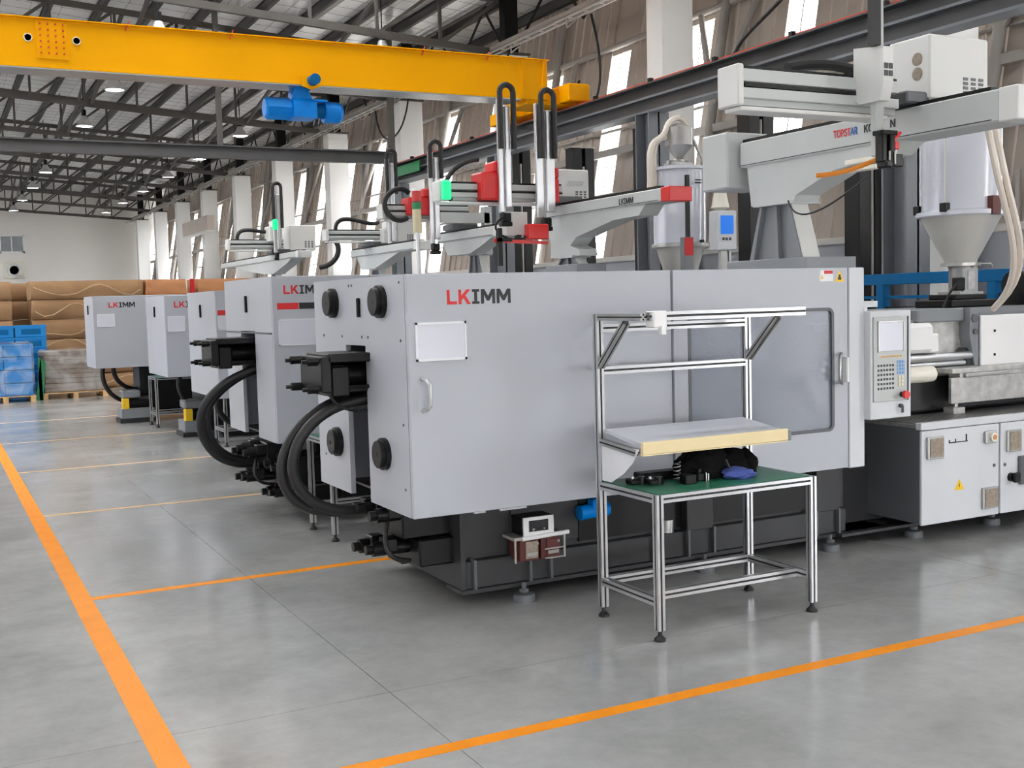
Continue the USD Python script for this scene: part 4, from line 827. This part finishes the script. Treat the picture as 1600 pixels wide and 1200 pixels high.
obj('red_lettering', MB().text('TOPST', 0.046, (5.198, 5.525, 2.72), '-x', sx=0.72), 'red_print', R1, smooth=False)
obj('blue_lettering', MB().text('AR', 0.046, (5.198, 5.375, 2.72), '-x', sx=0.72), 'blue_print', R1, smooth=False)
obj('black_lettering', MB().text('KC', 0.045, (5.198, 5.262, 2.72), '-x', sx=0.9).text('N', 0.045, (5.198, 5.05, 2.72), '-x'), 'black_print', R1, smooth=False)
obj('vertical_chain', MB().box(4.735, 4.775, 4.7, 4.76, 3.1, 4.1), 'black_rubber', R1)
obj('cable_sheath', MB().tube([(4.84, 4.74, 2.5), (4.93, 4.9, 2.5), (4.85, 4.95, 2.465), (4.72, 5.0, 2.43), (4.62, 5.05, 2.42)], 0.014, 8, 20), 'hose_orange', R1)
obj('thin_cable', MB().tube([(5.16, 5.2, 2.44), (5.14, 5.5, 2.3), (5.12, 5.75, 2.26), (5.15, 5.9, 2.36)], 0.006, 6, 20), 'black_rubber', R1)
obj('gripper_tool', MB().box(4.765, 4.80, 4.68, 4.74, 2.46, 2.63, 0.006).box(4.825, 4.862, 4.68, 4.74, 2.44, 2.62, 0.006).box(4.755, 4.872, 4.67, 4.75, 2.61, 2.635, 0.004).box(4.77, 4.83, 4.66, 4.74, 2.425, 2.47, 0.012).box(4.875, 4.945, 4.70, 4.76, 2.44, 2.51, 0.006), 'black_steel', R1)
obj('gripper_rod', MB().cyl((4.812, 4.675, 2.45), (4.812, 4.675, 2.52), 0.006, 8).cyl((4.852, 4.675, 2.45), (4.852, 4.675, 2.52), 0.006, 8).cyl((4.9, 4.72, 2.51), (4.9, 4.72, 2.54), 0.01, 8), 'steel', R1)
obj('gripper_valve', MB().box(4.88, 4.915, 4.70, 4.74, 2.535, 2.58, 0.004).bar((4.87, 4.70, 2.585), (4.92, 4.70, 2.63), 0.014), 'red_plastic', R1)
obj('lamp_bracket', MB().box(5.17, 5.24, 5.12, 5.4, 2.535, 2.565, 0.004).box(5.17, 5.24, 5.14, 5.42, 2.49, 2.515, 0.004), 'cream_paint', R1)
for dx in (0.0, 0.07): obj('hose_bundle', MB().tube([(5.76 - dx, 5.12 - dx, 3.2), (5.88 - dx, 5.05, 3.13), (5.93 - dx, 4.98, 2.98), (5.94 - dx, 4.9, 2.71), (6.06 - dx, 4.9, 2.34), (6.22 - dx, 4.95, 2.06), (6.4, 5.3, 1.6)], 0.02, 8, 26), 'hose_clear', R1)
obj('arm_cable_bundle', MB().tube([(4.35, 4.98, 3.0), (4.6, 5.0, 3.04), (4.85, 5.0, 3.03)], 0.03, 8, 14), 'black_rubber', R1)
R2 = robot('white robot with red beam end cap and slanted lettering, behind the nearest machine', 'robot_grey', 5.44, 9.22, 2.065, 2.14, (5.35, 5.57, 7.65, 9.62, 2.515, 2.625),
           [(9.52, 2.14), (9.52, 2.3), (9.64, 2.515), (7.9, 2.515), (8.0, 2.43), (8.4, 2.42), (9.04, 2.31), (9.15, 2.24), (9.0, 2.2), (8.97, 2.14)], (4.17, 5.4, 9.33, 2.66, 2.81),
           [(4.73, 9.25, 2.54, 3.56, 0.12, 2.66, 3.01, 0.45), (5.15, 9.25, 2.5, 3.54, 0.19, 2.64, 2.97, 0.5, -0.06, 0.17)], (5.4, 5.75, 9.42, 9.7, 2.65, 2.98), (0.22, 0.05), 'red_plastic', 'red_plastic', beacon=(4.16, 9.24, 2.735))
obj('black_lettering', MB().text('LKIMM', 0.048, (5.348, 8.28, 2.54), '-x'), 'black_print', R2, smooth=False)
obj('slanted_badge', MB().prism([(5.5, 2.83), (5.67, 2.83), (5.69, 2.87), (5.52, 2.87)], 'y', 9.415, 9.42), 'robot_grey', R2)
obj('guide_hoop', MB().tube([(4.26, 9.36, 2.66), (4.22, 9.34, 2.85), (4.3, 9.3, 2.95), (4.5, 9.28, 3.02)], 0.022, 8, 16), 'black_rubber', R2)
obj('red_gripper', MB().box(4.93, 5.14, 9.14, 9.24, 2.3, 2.44, 0.01).bar((4.6, 9.2, 2.29), (5.15, 9.2, 2.27), 0.03), 'red_plastic', R2)
obj('gripper_frame', MB().box(4.62, 4.66, 9.15, 9.2, 2.06, 2.4).box(4.62, 4.76, 9.15, 9.2, 2.28, 2.31).tube([(4.7, 9.2, 2.5), (4.62, 9.2, 2.4), (4.8, 9.2, 2.3), (4.95, 9.2, 2.35)], 0.01, 6, 16), 'black_steel', R2)
obj('rest_frame', MB().box(4.78, 5.0, 9.3, 9.32, 2.35, 2.56), 'robot_white', R2)
R3 = robot('white robot with red carriage behind the signal tower, on the third machine', 'robot_grey', 5.9, 12.2, 2.01, 2.3, (5.6, 5.82, 11.2, 12.75, 2.46, 2.57),
           [(12.5, 2.3), (12.6, 2.46), (11.25, 2.46), (11.6, 2.36), (11.85, 2.3)], (4.7, 5.75, 12.15, 2.72, 2.86),
           [(5.25, 12.05, 2.42, 3.46, 0.12, 2.75, 3.05, 0.3)], None, (0.3, 0.05), 'red_plastic', 'robot_white')
obj('cross_frame', MB().box(5.32, 5.95, 12.0, 12.06, 2.66, 2.78).box(5.88, 5.98, 12.0, 12.1, 2.3, 2.85), 'robot_grey', R3)
obj('chain_arch', MB().tube([(4.98, 12.1, 3.0), (4.78, 12.1, 3.02), (4.68, 12.1, 2.88), (4.72, 12.1, 2.76), (4.95, 12.1, 2.72)], 0.03, 8, 20), 'black_rubber', R3)
R4 = robot('plain white robot with long bare arm, on the fourth machine', 'robot_grey', 5.9, 15.55, 2.01, 2.25, (5.7, 5.92, 13.75, 16.2, 2.44, 2.55),
           [(15.8, 2.25), (16.0, 2.44), (14.3, 2.44), (14.8, 2.34), (15.25, 2.25)], (5.08, 5.95, 15.35, 2.66, 2.79),
           [(5.97, 15.25, 2.58, 3.8, 0.12, 2.6, 2.92, 0.5)], (6.1, 6.36, 15.3, 15.6, 2.58, 3.0), (0.12, 0.1), 'robot_white', 'robot_white', far=True)
obj('chain_arch', MB().tube([(5.2, 15.4, 2.8), (5.26, 15.4, 2.93), (5.45, 15.4, 2.95), (5.85, 15.4, 2.92)], 0.028, 8, 18), 'black_rubber', R4)
R5 = robot('small pale green tinted robot with lit green beacon, on the farthest machine', 'robot_grey', 5.3, 18.8, 2.06, 2.3, (5.15, 5.37, 17.2, 22.2, 2.5, 2.6),
           [(19.1, 2.3), (20.9, 2.44), (21.2, 2.5), (17.5, 2.5), (17.7, 2.44), (18.5, 2.3)], (4.42, 5.3, 18.35, 2.69, 2.83),
           [(5.14, 18.2, 2.62, 3.62, 0.12, 2.8, 3.15, 0.6)], (5.4, 5.83, 18.3, 18.7, 2.66, 3.08), (0.12, 0.1), 'robot_white', 'robot_white', beacon=(5.1, 18.1, 3.07), far=True)
obj('chain_arch', MB().tube([(4.55, 18.4, 2.84), (4.6, 18.4, 2.97), (4.75, 18.4, 3.0), (5.05, 18.4, 2.98)], 0.03, 8, 18), 'black_rubber', R5)
obj('hose_elbow', MB().tube([(5.7, 17.4, 2.75), (5.85, 17.3, 2.74), (5.88, 17.3, 2.62), (5.8, 17.3, 2.45), (5.6, 17.4, 2.35)], 0.04, 8, 16), 'black_rubber', R5)
# signal tower on the second machine
tw = thing('signal_tower', 'signal tower with green and red lenses on a slim pole behind the nearest machine', 'signal lamp', (3.77, 9.0, 1.983))
obj('pole', MB().cyl((0, 0, 0), (0, 0, 0.36), 0.018, 10), 'aluminium', tw); obj('body', MB().cyl((0, 0, 0.36), (0, 0, 0.56), 0.038, 16), 'tower_body', tw)
obj('green_lens', MB().cyl((0, 0, 0.56), (0, 0, 0.62), 0.04, 16), 'green_lens', tw); obj('red_lens', MB().cyl((0, 0, 0.625), (0, 0, 0.72), 0.038, 16), 'red_lens', tw); obj('top_cap', MB().cyl((0, 0, 0.715), (0, 0, 0.735), 0.04, 16), 'white_paint', tw)

# ================================================================ HOPPERS
H1 = thing('hopper_dryer', 'large white cylindrical hopper dryer at the right, over the injection unit', 'hopper', (7.25, 6.31, 1.7))
H1z = 0.0
obj('throat', MB().box(-0.13, 0.13, -0.11, 0.11, 0.0, 0.02).lathe([(0.09, 0.02), (0.09, 0.2), (0.1, 0.22)], (0, 0, 0), 10).box(-0.08, 0.08, -0.1, -0.085, 0.02, 0.2), 'steel', H1)
obj('throat_window', MB().box(-0.035, 0.04, -0.105, -0.099, 0.04, 0.18), 'worn_steel', H1)
obj('slide_gate', MB().cyl((0, 0, 0.22), (0, 0, 0.245), 0.15, 28).tube([(0.13, -0.05, 0.235), (0.27, -0.06, 0.235), (0.29, -0.06, 0.21)], 0.008, 6), 'steel', H1)
obj('cone', MB().lathe([(0.115, 0.245), (0.30, 0.6), (0.30, 0.62)], (0, 0, 0), 40), 'hopper_cone', H1)
obj('flange', MB().lathe([(0.325, 0.6), (0.335, 0.61), (0.335, 0.64), (0.31, 0.65)], (0, 0, 0), 40), 'hopper_white', H1)
obj('drum', MB().lathe([(0.30, 0.64), (0.30, 1.55), (0.15, 1.62)], (0, 0, 0), 48), 'hopper_white', H1)
obj('drum_seam', MB().bar((-0.285, -0.1, 0.66), (-0.285, -0.1, 1.55), 0.012), 'robot_white', H1)
obj('rating_plate', MB().box(-0.05, 0.04, -0.345, -0.29, 0.6, 0.74, 0.003), 'maroon', H1)
for a in (200, 322, 20, 140): obj('clamp', MB().box(0.315 * math.cos(math.radians(a)) - 0.03, 0.315 * math.cos(math.radians(a)) + 0.03, 0.315 * math.sin(math.radians(a)) - 0.03, 0.315 * math.sin(math.radians(a)) + 0.03, 0.63, 0.7, 0.006), 'black_steel', H1)
obj('sensor_block', MB().box(-0.17, -0.09, -0.13, -0.06, 0.03, 0.13, 0.008).tube([(-0.18, -0.12, 0.08), (-0.3, -0.14, -0.02), (-0.36, -0.15, -0.1)], 0.01, 6, 12), 'black_steel', H1)
H2 = thing('hopper_dryer', 'smaller white hopper dryer with a steel cyclone loader on top, on the second machine', 'hopper', (6.87, 9.5, 1.62))
obj('cone', MB().lathe([(0.12, 0.0), (0.12, 0.3), (0.17, 0.36), (0.255, 0.64)], (0, 0, 0), 36), 'hopper_cone', H2)
obj('drum', MB().lathe([(0.265, 0.63), (0.265, 1.38), (0.29, 1.39), (0.29, 1.42), (0.1, 1.44)], (0, 0, 0), 40), 'hopper_white', H2)
obj('lower_rim', MB().lathe([(0.28, 0.61), (0.29, 0.62), (0.29, 0.65), (0.27, 0.66)], (0, 0, 0), 36), 'steel', H2)
obj('sight_scale', MB().box(-0.11, -0.07, -0.268, -0.24, 0.66, 1.32).box(0.16, 0.175, -0.222, -0.19, 1.2, 1.34), 'black_print', H2)
obj('sight_print', MB().box(0.0, 0.07, -0.272, -0.25, 1.24, 1.25).box(0.0, 0.07, -0.272, -0.25, 1.27, 1.28).box(0.05, 0.1, -0.27, -0.24, 0.66, 0.68), 'black_print', H2)
lo = obj('cyclone_loader', MB().lathe([(0.06, 1.44), (0.06, 1.5), (0.04, 1.52), (0.14, 1.64), (0.14, 1.82), (0.05, 1.86)], (0.0, 0, 0), 28), 'steel', H2)
obj('loader_neck', MB().box(-0.12, 0.1, -0.1, 0.1, 1.43, 1.47, 0.005).cyl((-0.14, 0, 1.47), (0.1, 0, 1.47), 0.025, 10), 'steel', lo)
obj('vacuum_hose', MB().tube([(0.1, 0, 1.84), (0.0, 0, 1.92), (-0.12, 0, 1.86), (-0.2, -0.02, 1.74), (-0.32, -0.03, 1.66), (-0.38, -0.03, 1.45), (-0.42, 0, 1.1)], 0.03, 10, 30), 'hose_clear', H2)
obj('vacuum_hose', MB().tube([(-0.14, 0.02, 1.72), (-0.24, 0.02, 1.68), (-0.29, 0.02, 1.5), (-0.36, 0.02, 1.1)], 0.026, 10, 24), 'hose_clear', H2)
obj('loader_strut', MB().cyl((0.16, 0, 1.74), (0.36, 0.02, 1.44), 0.018, 8), 'steel', H2)
dc = thing('dryer_controller', 'slim white dryer controller with a blue lit screen, right of the smaller hopper', 'control unit', (7.03, 9.0, 1.6))
obj('case', MB().box(-0.12, 0.12, -0.06, 0.08, 0.58, 0.97, 0.01), 'machine_light', dc); obj('screen', MB().box(-0.08, 0.075, -0.065, -0.06, 0.74, 0.92), 'blue_screen', dc)
obj('stand', MB().box(-0.05, 0.03, -0.02, 0.02, 0.0, 0.58).box(0.05, 0.08, -0.02, 0.02, 0.0, 0.58), 'steel', dc); obj('buttons', MB().box(-0.06, -0.035, -0.064, -0.06, 0.68, 0.705).box(-0.02, 0.005, -0.064, -0.06, 0.68, 0.705).box(0.02, 0.045, -0.064, -0.06, 0.68, 0.705), 'key_dark', dc)
obj('top_pipe', MB().lathe([(0.03, 0.97), (0.09, 1.0), (0.05, 1.2), (0.1, 1.3)], (-0.02, 0.02, 0), 16), 'cream_paint', dc)

# items behind the nearest machine's top
dsp = thing('sticker_post', 'small post with red and grey sticker above the nearest machine top', 'post', (6.0, 8.2, 0)); obj('post', MB().box(-0.05, 0.05, -0.03, 0.03, 1.9, 2.26), 'pedestal_grey', dsp); obj('red_label', MB().box(-0.045, 0.045, -0.033, -0.03, 2.1, 2.255), 'red_print', dsp); obj('stem', MB().box(-0.03, 0.03, -0.03, 0.03, 0.0, 1.9), 'girt', dsp)

# ================================================================ BLUE RACK and wall box on the right
rk = thing('blue_rack', 'blue steel frame standing behind the injection unit at the right', 'rack', (8.6, 0, 0))
obj('top_rail', MB().box(-0.04, 0.04, 4.5, 8.72, 1.80, 1.91, 0.005), 'frame_blue', rk)
obj('middle_rail', MB().box(-0.015, 0.015, 4.5, 8.7, 1.66, 1.69), 'frame_blue', rk); obj('lower_rail', MB().box(-0.02, 0.02, 4.5, 8.7, 1.50, 1.58), 'black_steel', rk)
for y in (8.45, 7.1, 5.8): obj('rack_post', MB().box(-0.05, 0.05, y - 0.05, y + 0.05, 0, 1.8, 0.004), 'frame_blue', rk)
wb = thing('wall_switch', 'small dark wall switch with conduit beside the large hopper', 'switch', (WX0 - 0.05, 8.75, 2.62))
obj('box', MB().box(0.0, 0.06, -0.1, 0.1, 0, 0.28, 0.005).box(-0.01, 0, -0.04, 0.04, 0.05, 0.12).box(-0.01, 0, -0.04, 0.04, 0.16, 0.23), 'black_steel', wb); obj('conduit', MB().box(0.02, 0.05, -0.25, -0.2, -1.0, 0.4).box(0.02, 0.05, -0.25, 0.6, -1.0, -0.97), 'girt', wb)
hh = thing('bent_handle', 'bright bent metal lever loop behind the injection carriage', 'handle', (7.95, 6.0, 1.602)); obj('loop', MB().tube([(0, 0, 0), (-0.14, 0, 0.16), (-0.15, 0, 0.28), (-0.05, 0, 0.33), (0.3, 0, 0.33)], 0.018, 8, 20).tube([(0.02, 0, 0), (-0.05, 0.02, 0.18), (0.1, 0.02, 0.2), (0.06, 0.0, 0.0)], 0.022, 8, 16), 'steel', hh)

# ================================================================ WORKBENCH
def alu(t, name, p, q, w, m):
    o = obj(name, MB().slot(p, q, w), m, t, smooth=False); obj('painted_groove_shade', groove_shade_bars(p, q, w), 'black_rubber', o, smooth=False)  # dark insert stands in for shade within each profile slot
    return o
def bench(lab, x, y, upper):
    t = thing('workbench', lab, 'workbench', (x, y, 0))
    W, D, H, s = 1.05, 0.58, 0.75, 0.042
    for i, (lx, ly) in enumerate(((s / 2, s / 2), (W - s / 2, s / 2), (s / 2, D - s / 2), (W - s / 2, D - s / 2))):
        top = 1.66 if upper and ly > 0.3 else H
        l = alu(t, 'leg', (lx, ly, 0.055), (lx, ly, top), s, 'aluminium')
        obj('leg_foot', MB().lathe([(0.03, 0.0), (0.03, 0.012), (0.012, 0.03), (0.01, 0.06)], (lx, ly, 0), 14), 'black_rubber', l)
    alu(t, 'top_rail', (s, s / 2, H - s / 2), (W - s, s / 2, H - s / 2), s, 'aluminium'); alu(t, 'top_rail', (s, D - s / 2, H - s / 2), (W - s, D - s / 2, H - s / 2), s, 'aluminium')
    for lx in (s / 2, W - s / 2): alu(t, 'top_rail', (lx, s, H - s / 2), (lx, D - s, H - s / 2), s, 'aluminium')
    for lx in (s / 2, W - s / 2): alu(t, 'lower_rail', (lx, s, 0.2), (lx, D - s, 0.2), s, 'aluminium')
    alu(t, 'lower_rail', (s, D - s / 2, 0.2), (W - s, D - s / 2, 0.2), s, 'aluminium')
    alu(t, 'lower_rail', (s, 0.14, 0.2), (W - s, 0.14, 0.2), s, 'aluminium')
    obj('table_top', MB().box(s * 0.6, W - s * 0.6, s * 0.6, D - s * 0.6, H - 0.018, H + 0.003), 'green_mat', t, label='green mat on the table top')
    if upper:
        for z in (1.355, 1.585): alu(t, 'back_rail', (s, D - s / 2, z), (W - s, D - s / 2, z), s, 'aluminium')
        for lx in (s / 2, W - s / 2):
            alu(t, 'top_arm', (lx, D, 1.645), (lx, 0.12, 1.645), 0.035, 'steel')
            alu(t, 'arm_brace', (lx, D - s, 1.38), (lx, 0.28, 1.62), 0.035, 'steel')
            alu(t, 'shelf_arm', (lx, D - s, 0.97), (lx, 0.2, 0.945), 0.035, 'steel')
        alu(t, 'front_rail', (0.05, 0.12, 1.648), (W + 0.02, 0.12, 1.648), 0.045, 'aluminium')
        obj('rail_fixing', MB().box(0.06, 0.14, 0.08, 0.16, 1.59, 1.675, 0.005).box(0.1, 0.125, 0.07, 0.1, 1.555, 1.6), 'white_paint', t)
        sh = obj('shelf', MB().add(trimesh.Trimesh([(0.04, 0.55, 1.035), (W - 0.06, 0.55, 1.035), (W - 0.06, 0.18, 0.99), (0.04, 0.18, 0.99), (0.04, 0.55, 1.02), (W - 0.06, 0.55, 1.02), (W - 0.06, 0.18, 0.965), (0.04, 0.18, 0.965)], process=False).convex_hull), 'shelf_grey', t, smooth=False)
        obj('shelf_lip', MB().box(0.03, W - 0.06, 0.155, 0.18, 0.937, 1.0, 0.002).box(0.03, W - 0.06, 0.156, 0.19, 0.93, 0.936), 'board_cream', sh)
        obj('lip_corner', MB().box(W - 0.06, W - 0.04, 0.15, 0.2, 0.935, 0.99, 0.004), 'pedestal_grey', sh)
        obj('side_sheet', MB().prism([(0.17, 0.965), (0.53, 0.965), (0.53, 0.76), (0.44, 0.76), (0.32, 0.82), (0.23, 0.89)], 'x', 0.012, 0.016), 'paper_rim', t)
    return t
BX, BY = 3.2, 4.66
B1 = bench('aluminium workbench with overhead frame and tilted shelf before the nearest machine', BX, BY, True)
bench('low aluminium table in front of the second machine, legs below the nearest machine end panel', 2.58, 7.95, False)
bench('plain aluminium table standing in front of the fourth machine', 3.26, 14.25, False)
bench('plain aluminium table standing in front of the farthest machine', 2.95, 17.25, False)
# things on the bench
TZ = 0.753
def lump(c, sz, seed, amp=0.35, sub=3, freq=3.0):
    m = trimesh.creation.icosphere(sub, 1.0); v = m.vertices
    n = meshkit.fbm(v * freq * 0.6 + seed * 7.3, 4, seed); v = v * (1 - amp / 2 + amp * (n - 0.0))[:, None]
    v[:, 2] = np.maximum(v[:, 2], -0.55)
    m.vertices = v * np.asarray(sz) ; m.apply_translation((c[0], c[1], c[2] - m.vertices[:, 2].min())); return m
bg = thing('cloth_bundle', 'bunched black cloth bag lying on the green bench top', 'cloth', (BX + 0.62, BY + 0.34, TZ))
obj('bundle', MB().add(lump((-0.08, 0.0, 0.0), (0.17, 0.1, 0.115), 3, 0.9)).add(lump((0.1, 0.0, 0), (0.13, 0.1, 0.09), 5, 0.8)), 'black_cloth', bg, smooth=True)
obj('rolled_end', MB().add(lump((0.2, -0.02, 0.0), (0.065, 0.08, 0.085), 8, 0.5)), 'black_cloth', bg, smooth=True)
obj('loose_strap', MB().tube([(0.0, -0.1, 0.1), (0.02, -0.11, 0.05), (0.05, -0.12, 0.012), (0.1, -0.13, 0.01)], 0.009, 6, 16), 'black_rubber', bg)
tag(obj('blue_rag', lump((BX + 0.68, BY + 0.2, TZ), (0.1, 0.07, 0.035), 11, 0.8), 'blue_cloth', smooth=True), 'crumpled blue rag beside the black cloth bundle', 'rag')
bl = thing('metal_block', 'small dark square metal block near the front edge of the bench', 'metal block', (BX + 0.34, BY + 0.2, TZ)); obj('block', MB().box(-0.035, 0.035, -0.03, 0.03, 0, 0.05, 0.003), 'black_steel', bl)
sp = thing('coil_spring', 'bright coiled spring standing behind the small dark block', 'spring', (BX + 0.35, BY + 0.31, TZ)); a = np.linspace(0, 2 * math.pi * 5, 90); obj('coil', MB().tube(np.c_[0.018 * np.cos(a), 0.018 * np.sin(a), 0.004 + 0.1 * a / a[-1]], 0.003, 6), 'steel', sp)
cl = thing('clamp_block', 'dark clamp block with two bright pins, right of the small dark block', 'clamp', (BX + 0.45, BY + 0.25, TZ)); obj('body', MB().box(-0.03, 0.03, -0.03, 0.03, 0, 0.045, 0.006).cyl((0, 0.0, 0.045), (0, 0.0, 0.065), 0.014, 12), 'black_steel', cl); obj('pin', MB().cyl((0.02, -0.035, 0.0), (0.02, -0.035, 0.045), 0.005, 8).cyl((0.035, -0.035, 0), (0.035, -0.035, 0.04), 0.005, 8), 'steel', cl)
pb = thing('steel_bar', 'long dark steel bar lying across the back of the bench', 'metal bar', (BX + 0.33, BY + 0.43, TZ)); obj('bar', MB().box(-0.16, 0.12, -0.05, 0.04, 0, 0.045, 0.006), 'black_steel', pb)
for k, (dx, dy, w, lab) in enumerate(((0.12, 0.36, 0.05, 'dark jaw piece nearest the left rail of the bench'), (0.19, 0.30, 0.045, 'dark round cornered jaw piece between the steel bar and the left rail'))):
    jp = thing('jaw_piece', lab, 'metal part', (BX + dx, BY + dy, TZ)); obj('jaw', MB().box(-w, w, -0.035, 0.035, 0, 0.03, 0.006).cyl((w * 0.4, -0.02, 0.0), (w * 0.4, -0.02, 0.04), 0.022, 14), 'black_steel', jp); obj('bolt', MB().cyl((-w * 0.5, 0, 0.03), (-w * 0.5, 0, 0.042), 0.01, 8), 'steel', jp)

# ================================================================ STORAGE at the far left
def pallet(lab, x, y, w, d, group=None):
    t = thing('pallet', lab, 'pallet', (x, y, 0))
    for k in range(5): obj('deck_board', MB().box(0, w, k * d / 5 + 0.01, (k + 1) * d / 5 - 0.02, 0.105, 0.125), 'pallet_wood', t)
    for k in range(3):
        for j in range(3): obj('pallet_block', MB().box(k * (w - 0.1) / 2, k * (w - 0.1) / 2 + 0.1, j * (d - 0.1) / 2, j * (d - 0.1) / 2 + 0.1, 0.0, 0.105), 'pallet_wood', t)
    return t
pallet('wooden pallet under the clear wrapped goods beside the farthest machine', 2.0, 24.5, 1.25, 1.1)
wg = thing('wrapped_load', 'stacked grey brown goods under clear stretch film on the wooden pallet', 'wrapped load', (2.05, 24.55, 0.125))
for k in range(9):
    q = rnd.uniform(-0.02, 0.02); obj('goods_layer', MB().box(0.0 + q, 1.14 + q, 0.0, 0.98, 0.094 * k, 0.094 * k + 0.088, 0.012), 'wrapped_goods', wg)
obj('film', MB().box(-0.03, 1.17, -0.03, 1.01, 0.0, 0.87, 0.05), 'stretch_film', wg)
tag(obj('corner_board', MB().box(1.93, 1.99, 24.4, 24.47, 0.0, 0.85).prism([(1.86, 0.0), (2.0, 0.0), (2.08, 0.75), (1.98, 0.85)], 'y', 24.40, 24.42), 'green_lens'), 'dark green sheet leaning between the blue crates and the wrapped load', 'sheet')
pallet('pallet under the film wrapped stack of blue crates at the left edge', 0.75, 24.2, 1.1, 1.0)
cw = thing('wrapped_crates', 'film wrapped front stack of blue crates on a pallet at the left edge', 'wrapped load', (0.78, 24.22, 0.125))
for i in range(2):
    for k in range(4): obj('crate', MB().box(0.52 * i, 0.52 * i + 0.51, 0.0, 0.92, 0.26 * k, 0.26 * k + 0.245, 0.01).box(0.52 * i - 0.01, 0.52 * i + 0.52, -0.01, 0.93, 0.26 * k + 0.2, 0.26 * k + 0.245, 0.008), 'crate_blue', cw)
obj('film', MB().box(-0.03, 1.07, -0.03, 0.97, 0.0, 1.06, 0.04), 'stretch_film', cw)
k = 0
for (x, n, lab) in ((1.0, 6, 'left'), (1.62, 6, 'right')):
    for j in range(n):
        t = thing('blue_crate', f'blue plastic crate, {LVL[j]} of the {lab} stack behind the wrapped crates', 'crate', (x, 25.62, 0.25 * j))
        obj('body', MB().box(0, 0.6, 0, 0.42, 0.0, 0.248, 0.01), 'crate_blue', t); obj('rim', MB().box(-0.012, 0.612, -0.012, 0.0, 0.2, 0.248), 'crate_blue', t); obj('side_grid', MB().box(0.12, 0.5, -0.006, 0, 0.06, 0.17), 'frame_blue', t)
def bundle(lab, x0, x1, y0, y1, z0, z1, seed, m='card_brown', straps=True):
    t = thing('board_bundle', lab, 'cardboard stack', (x0, y0, z0)); w, d, h = x1 - x0, y1 - y0, z1 - z0
    b = trimesh.creation.box((w, d, h)); b.apply_translation((w / 2, d / 2, h / 2)); b = b.subdivide_to_size(0.22); v = b.vertices.copy()
    n = meshkit.fbm((v + seed) * 2.1, 3, seed) - 0.5; v[:, 1] += n * 0.14 * (v[:, 1] < 0.01); v[:, 0] += (meshkit.fbm((v + seed) * 1.7, 3, seed + 3) - 0.5) * 0.1
    v[:, 1] = np.where(v[:, 1] < 0.2, v[:, 1] + 0.07 * np.abs(2 * v[:, 2] / h - 1) ** 3, v[:, 1])
    b.vertices = v; obj('bundle', b, m, t, smooth=40)
    if straps:
        r = random.Random(seed); p = [(w * q, -0.06, h * (0.95 - 0.75 * r.random())) for q in np.linspace(0.02, 0.98, 6)]
        obj('string', MB().tube(p, 0.012, 5, 14), 'strap_pale', t)
    return t
lev = [0.0, 0.36, 0.76, 1.16, 1.6, 2.04, 2.46]
for k in range(6): bundle(f'brown kraft board bundle, {LVL[k]} of the stack behind the wrapped load', 2.08 + 0.05 * (5 - k) * 0 + (0.0 if k > 2 else -0.1), 4.45, 27.0, 28.4, lev[k], lev[k + 1] - 0.012, 20 + k)
for k in range(6): bundle(f'brown board bundle, {LVL[k]} of the stack at the left edge above the blue crates', 0.2, 1.68, 27.1, 28.4, lev[k], lev[k + 1] - 0.012, 40 + k, straps=False)
for k in range(6): bundle(f'brown board bundle, {LVL[k]} of the stack behind the farthest machine', 3.9 + 0.62, 5.42, 26.9, 28.2, lev[k], lev[k + 1] - 0.015, 60 + k, m='card_brown' if k < 5 else 'card_orange', straps=k < 5)
for k in range(6): bundle(f'orange brown board bundle, {LVL[k]} of the stack right of the red strap', 5.72, 7.3, 27.0, 28.3, lev[k], lev[k + 1] - 0.015, 80 + k, m='card_orange', straps=False)
for k in range(6): bundle(f'brown board bundle, {LVL[k]} of the stack in the gap behind the two left stacks', 0.9, 3.0, 28.7, 29.8, lev[k], lev[k + 1] - 0.012, 100 + k, straps=False)
tag(obj('red_strap', MB().box(5.52, 5.62, 26.95, 27.05, 0, 2.45, 0.02), 'red_plastic'), 'red upright strap between two carton stacks', 'strap')
dx_ = thing('wall_duct', 'tan boxed duct bridging two white wall columns above a bright window', 'duct', (9.96, 43.6, 4.72)); obj('casing', MB().box(-0.3, 0.0, 0.0, 4.6, 0, 0.55, 0.01), 'cladding', dx_); obj('trim', MB().box(-0.31, 0.0, 0.0, 4.6, -0.04, 0.0), 'ledge', dx_)
fan = thing('wall_fan', 'round extractor fan in a pale housing low on the white end wall', 'fan', (4.12, YB, 3.95))
obj('housing', MB().box(-0.5, 0.5, -0.1, 0.0, -0.42, 0.42, 0.02), 'cream_paint', fan); obj('ring', MB().lathe([(0.36, -0.2), (0.36, 0.0), (0.22, 0.0), (0.22, -0.2)], (0, 0, 0), 24, 'y'), 'robot_white', fan); obj('impeller', MB().cyl((0, -0.15, 0), (0, -0.1, 0), 0.22, 20), 'key_dark', fan); obj('hub', MB().cyl((0, -0.2, 0), (0, -0.15, 0), 0.1, 14), 'pedestal_grey', fan)
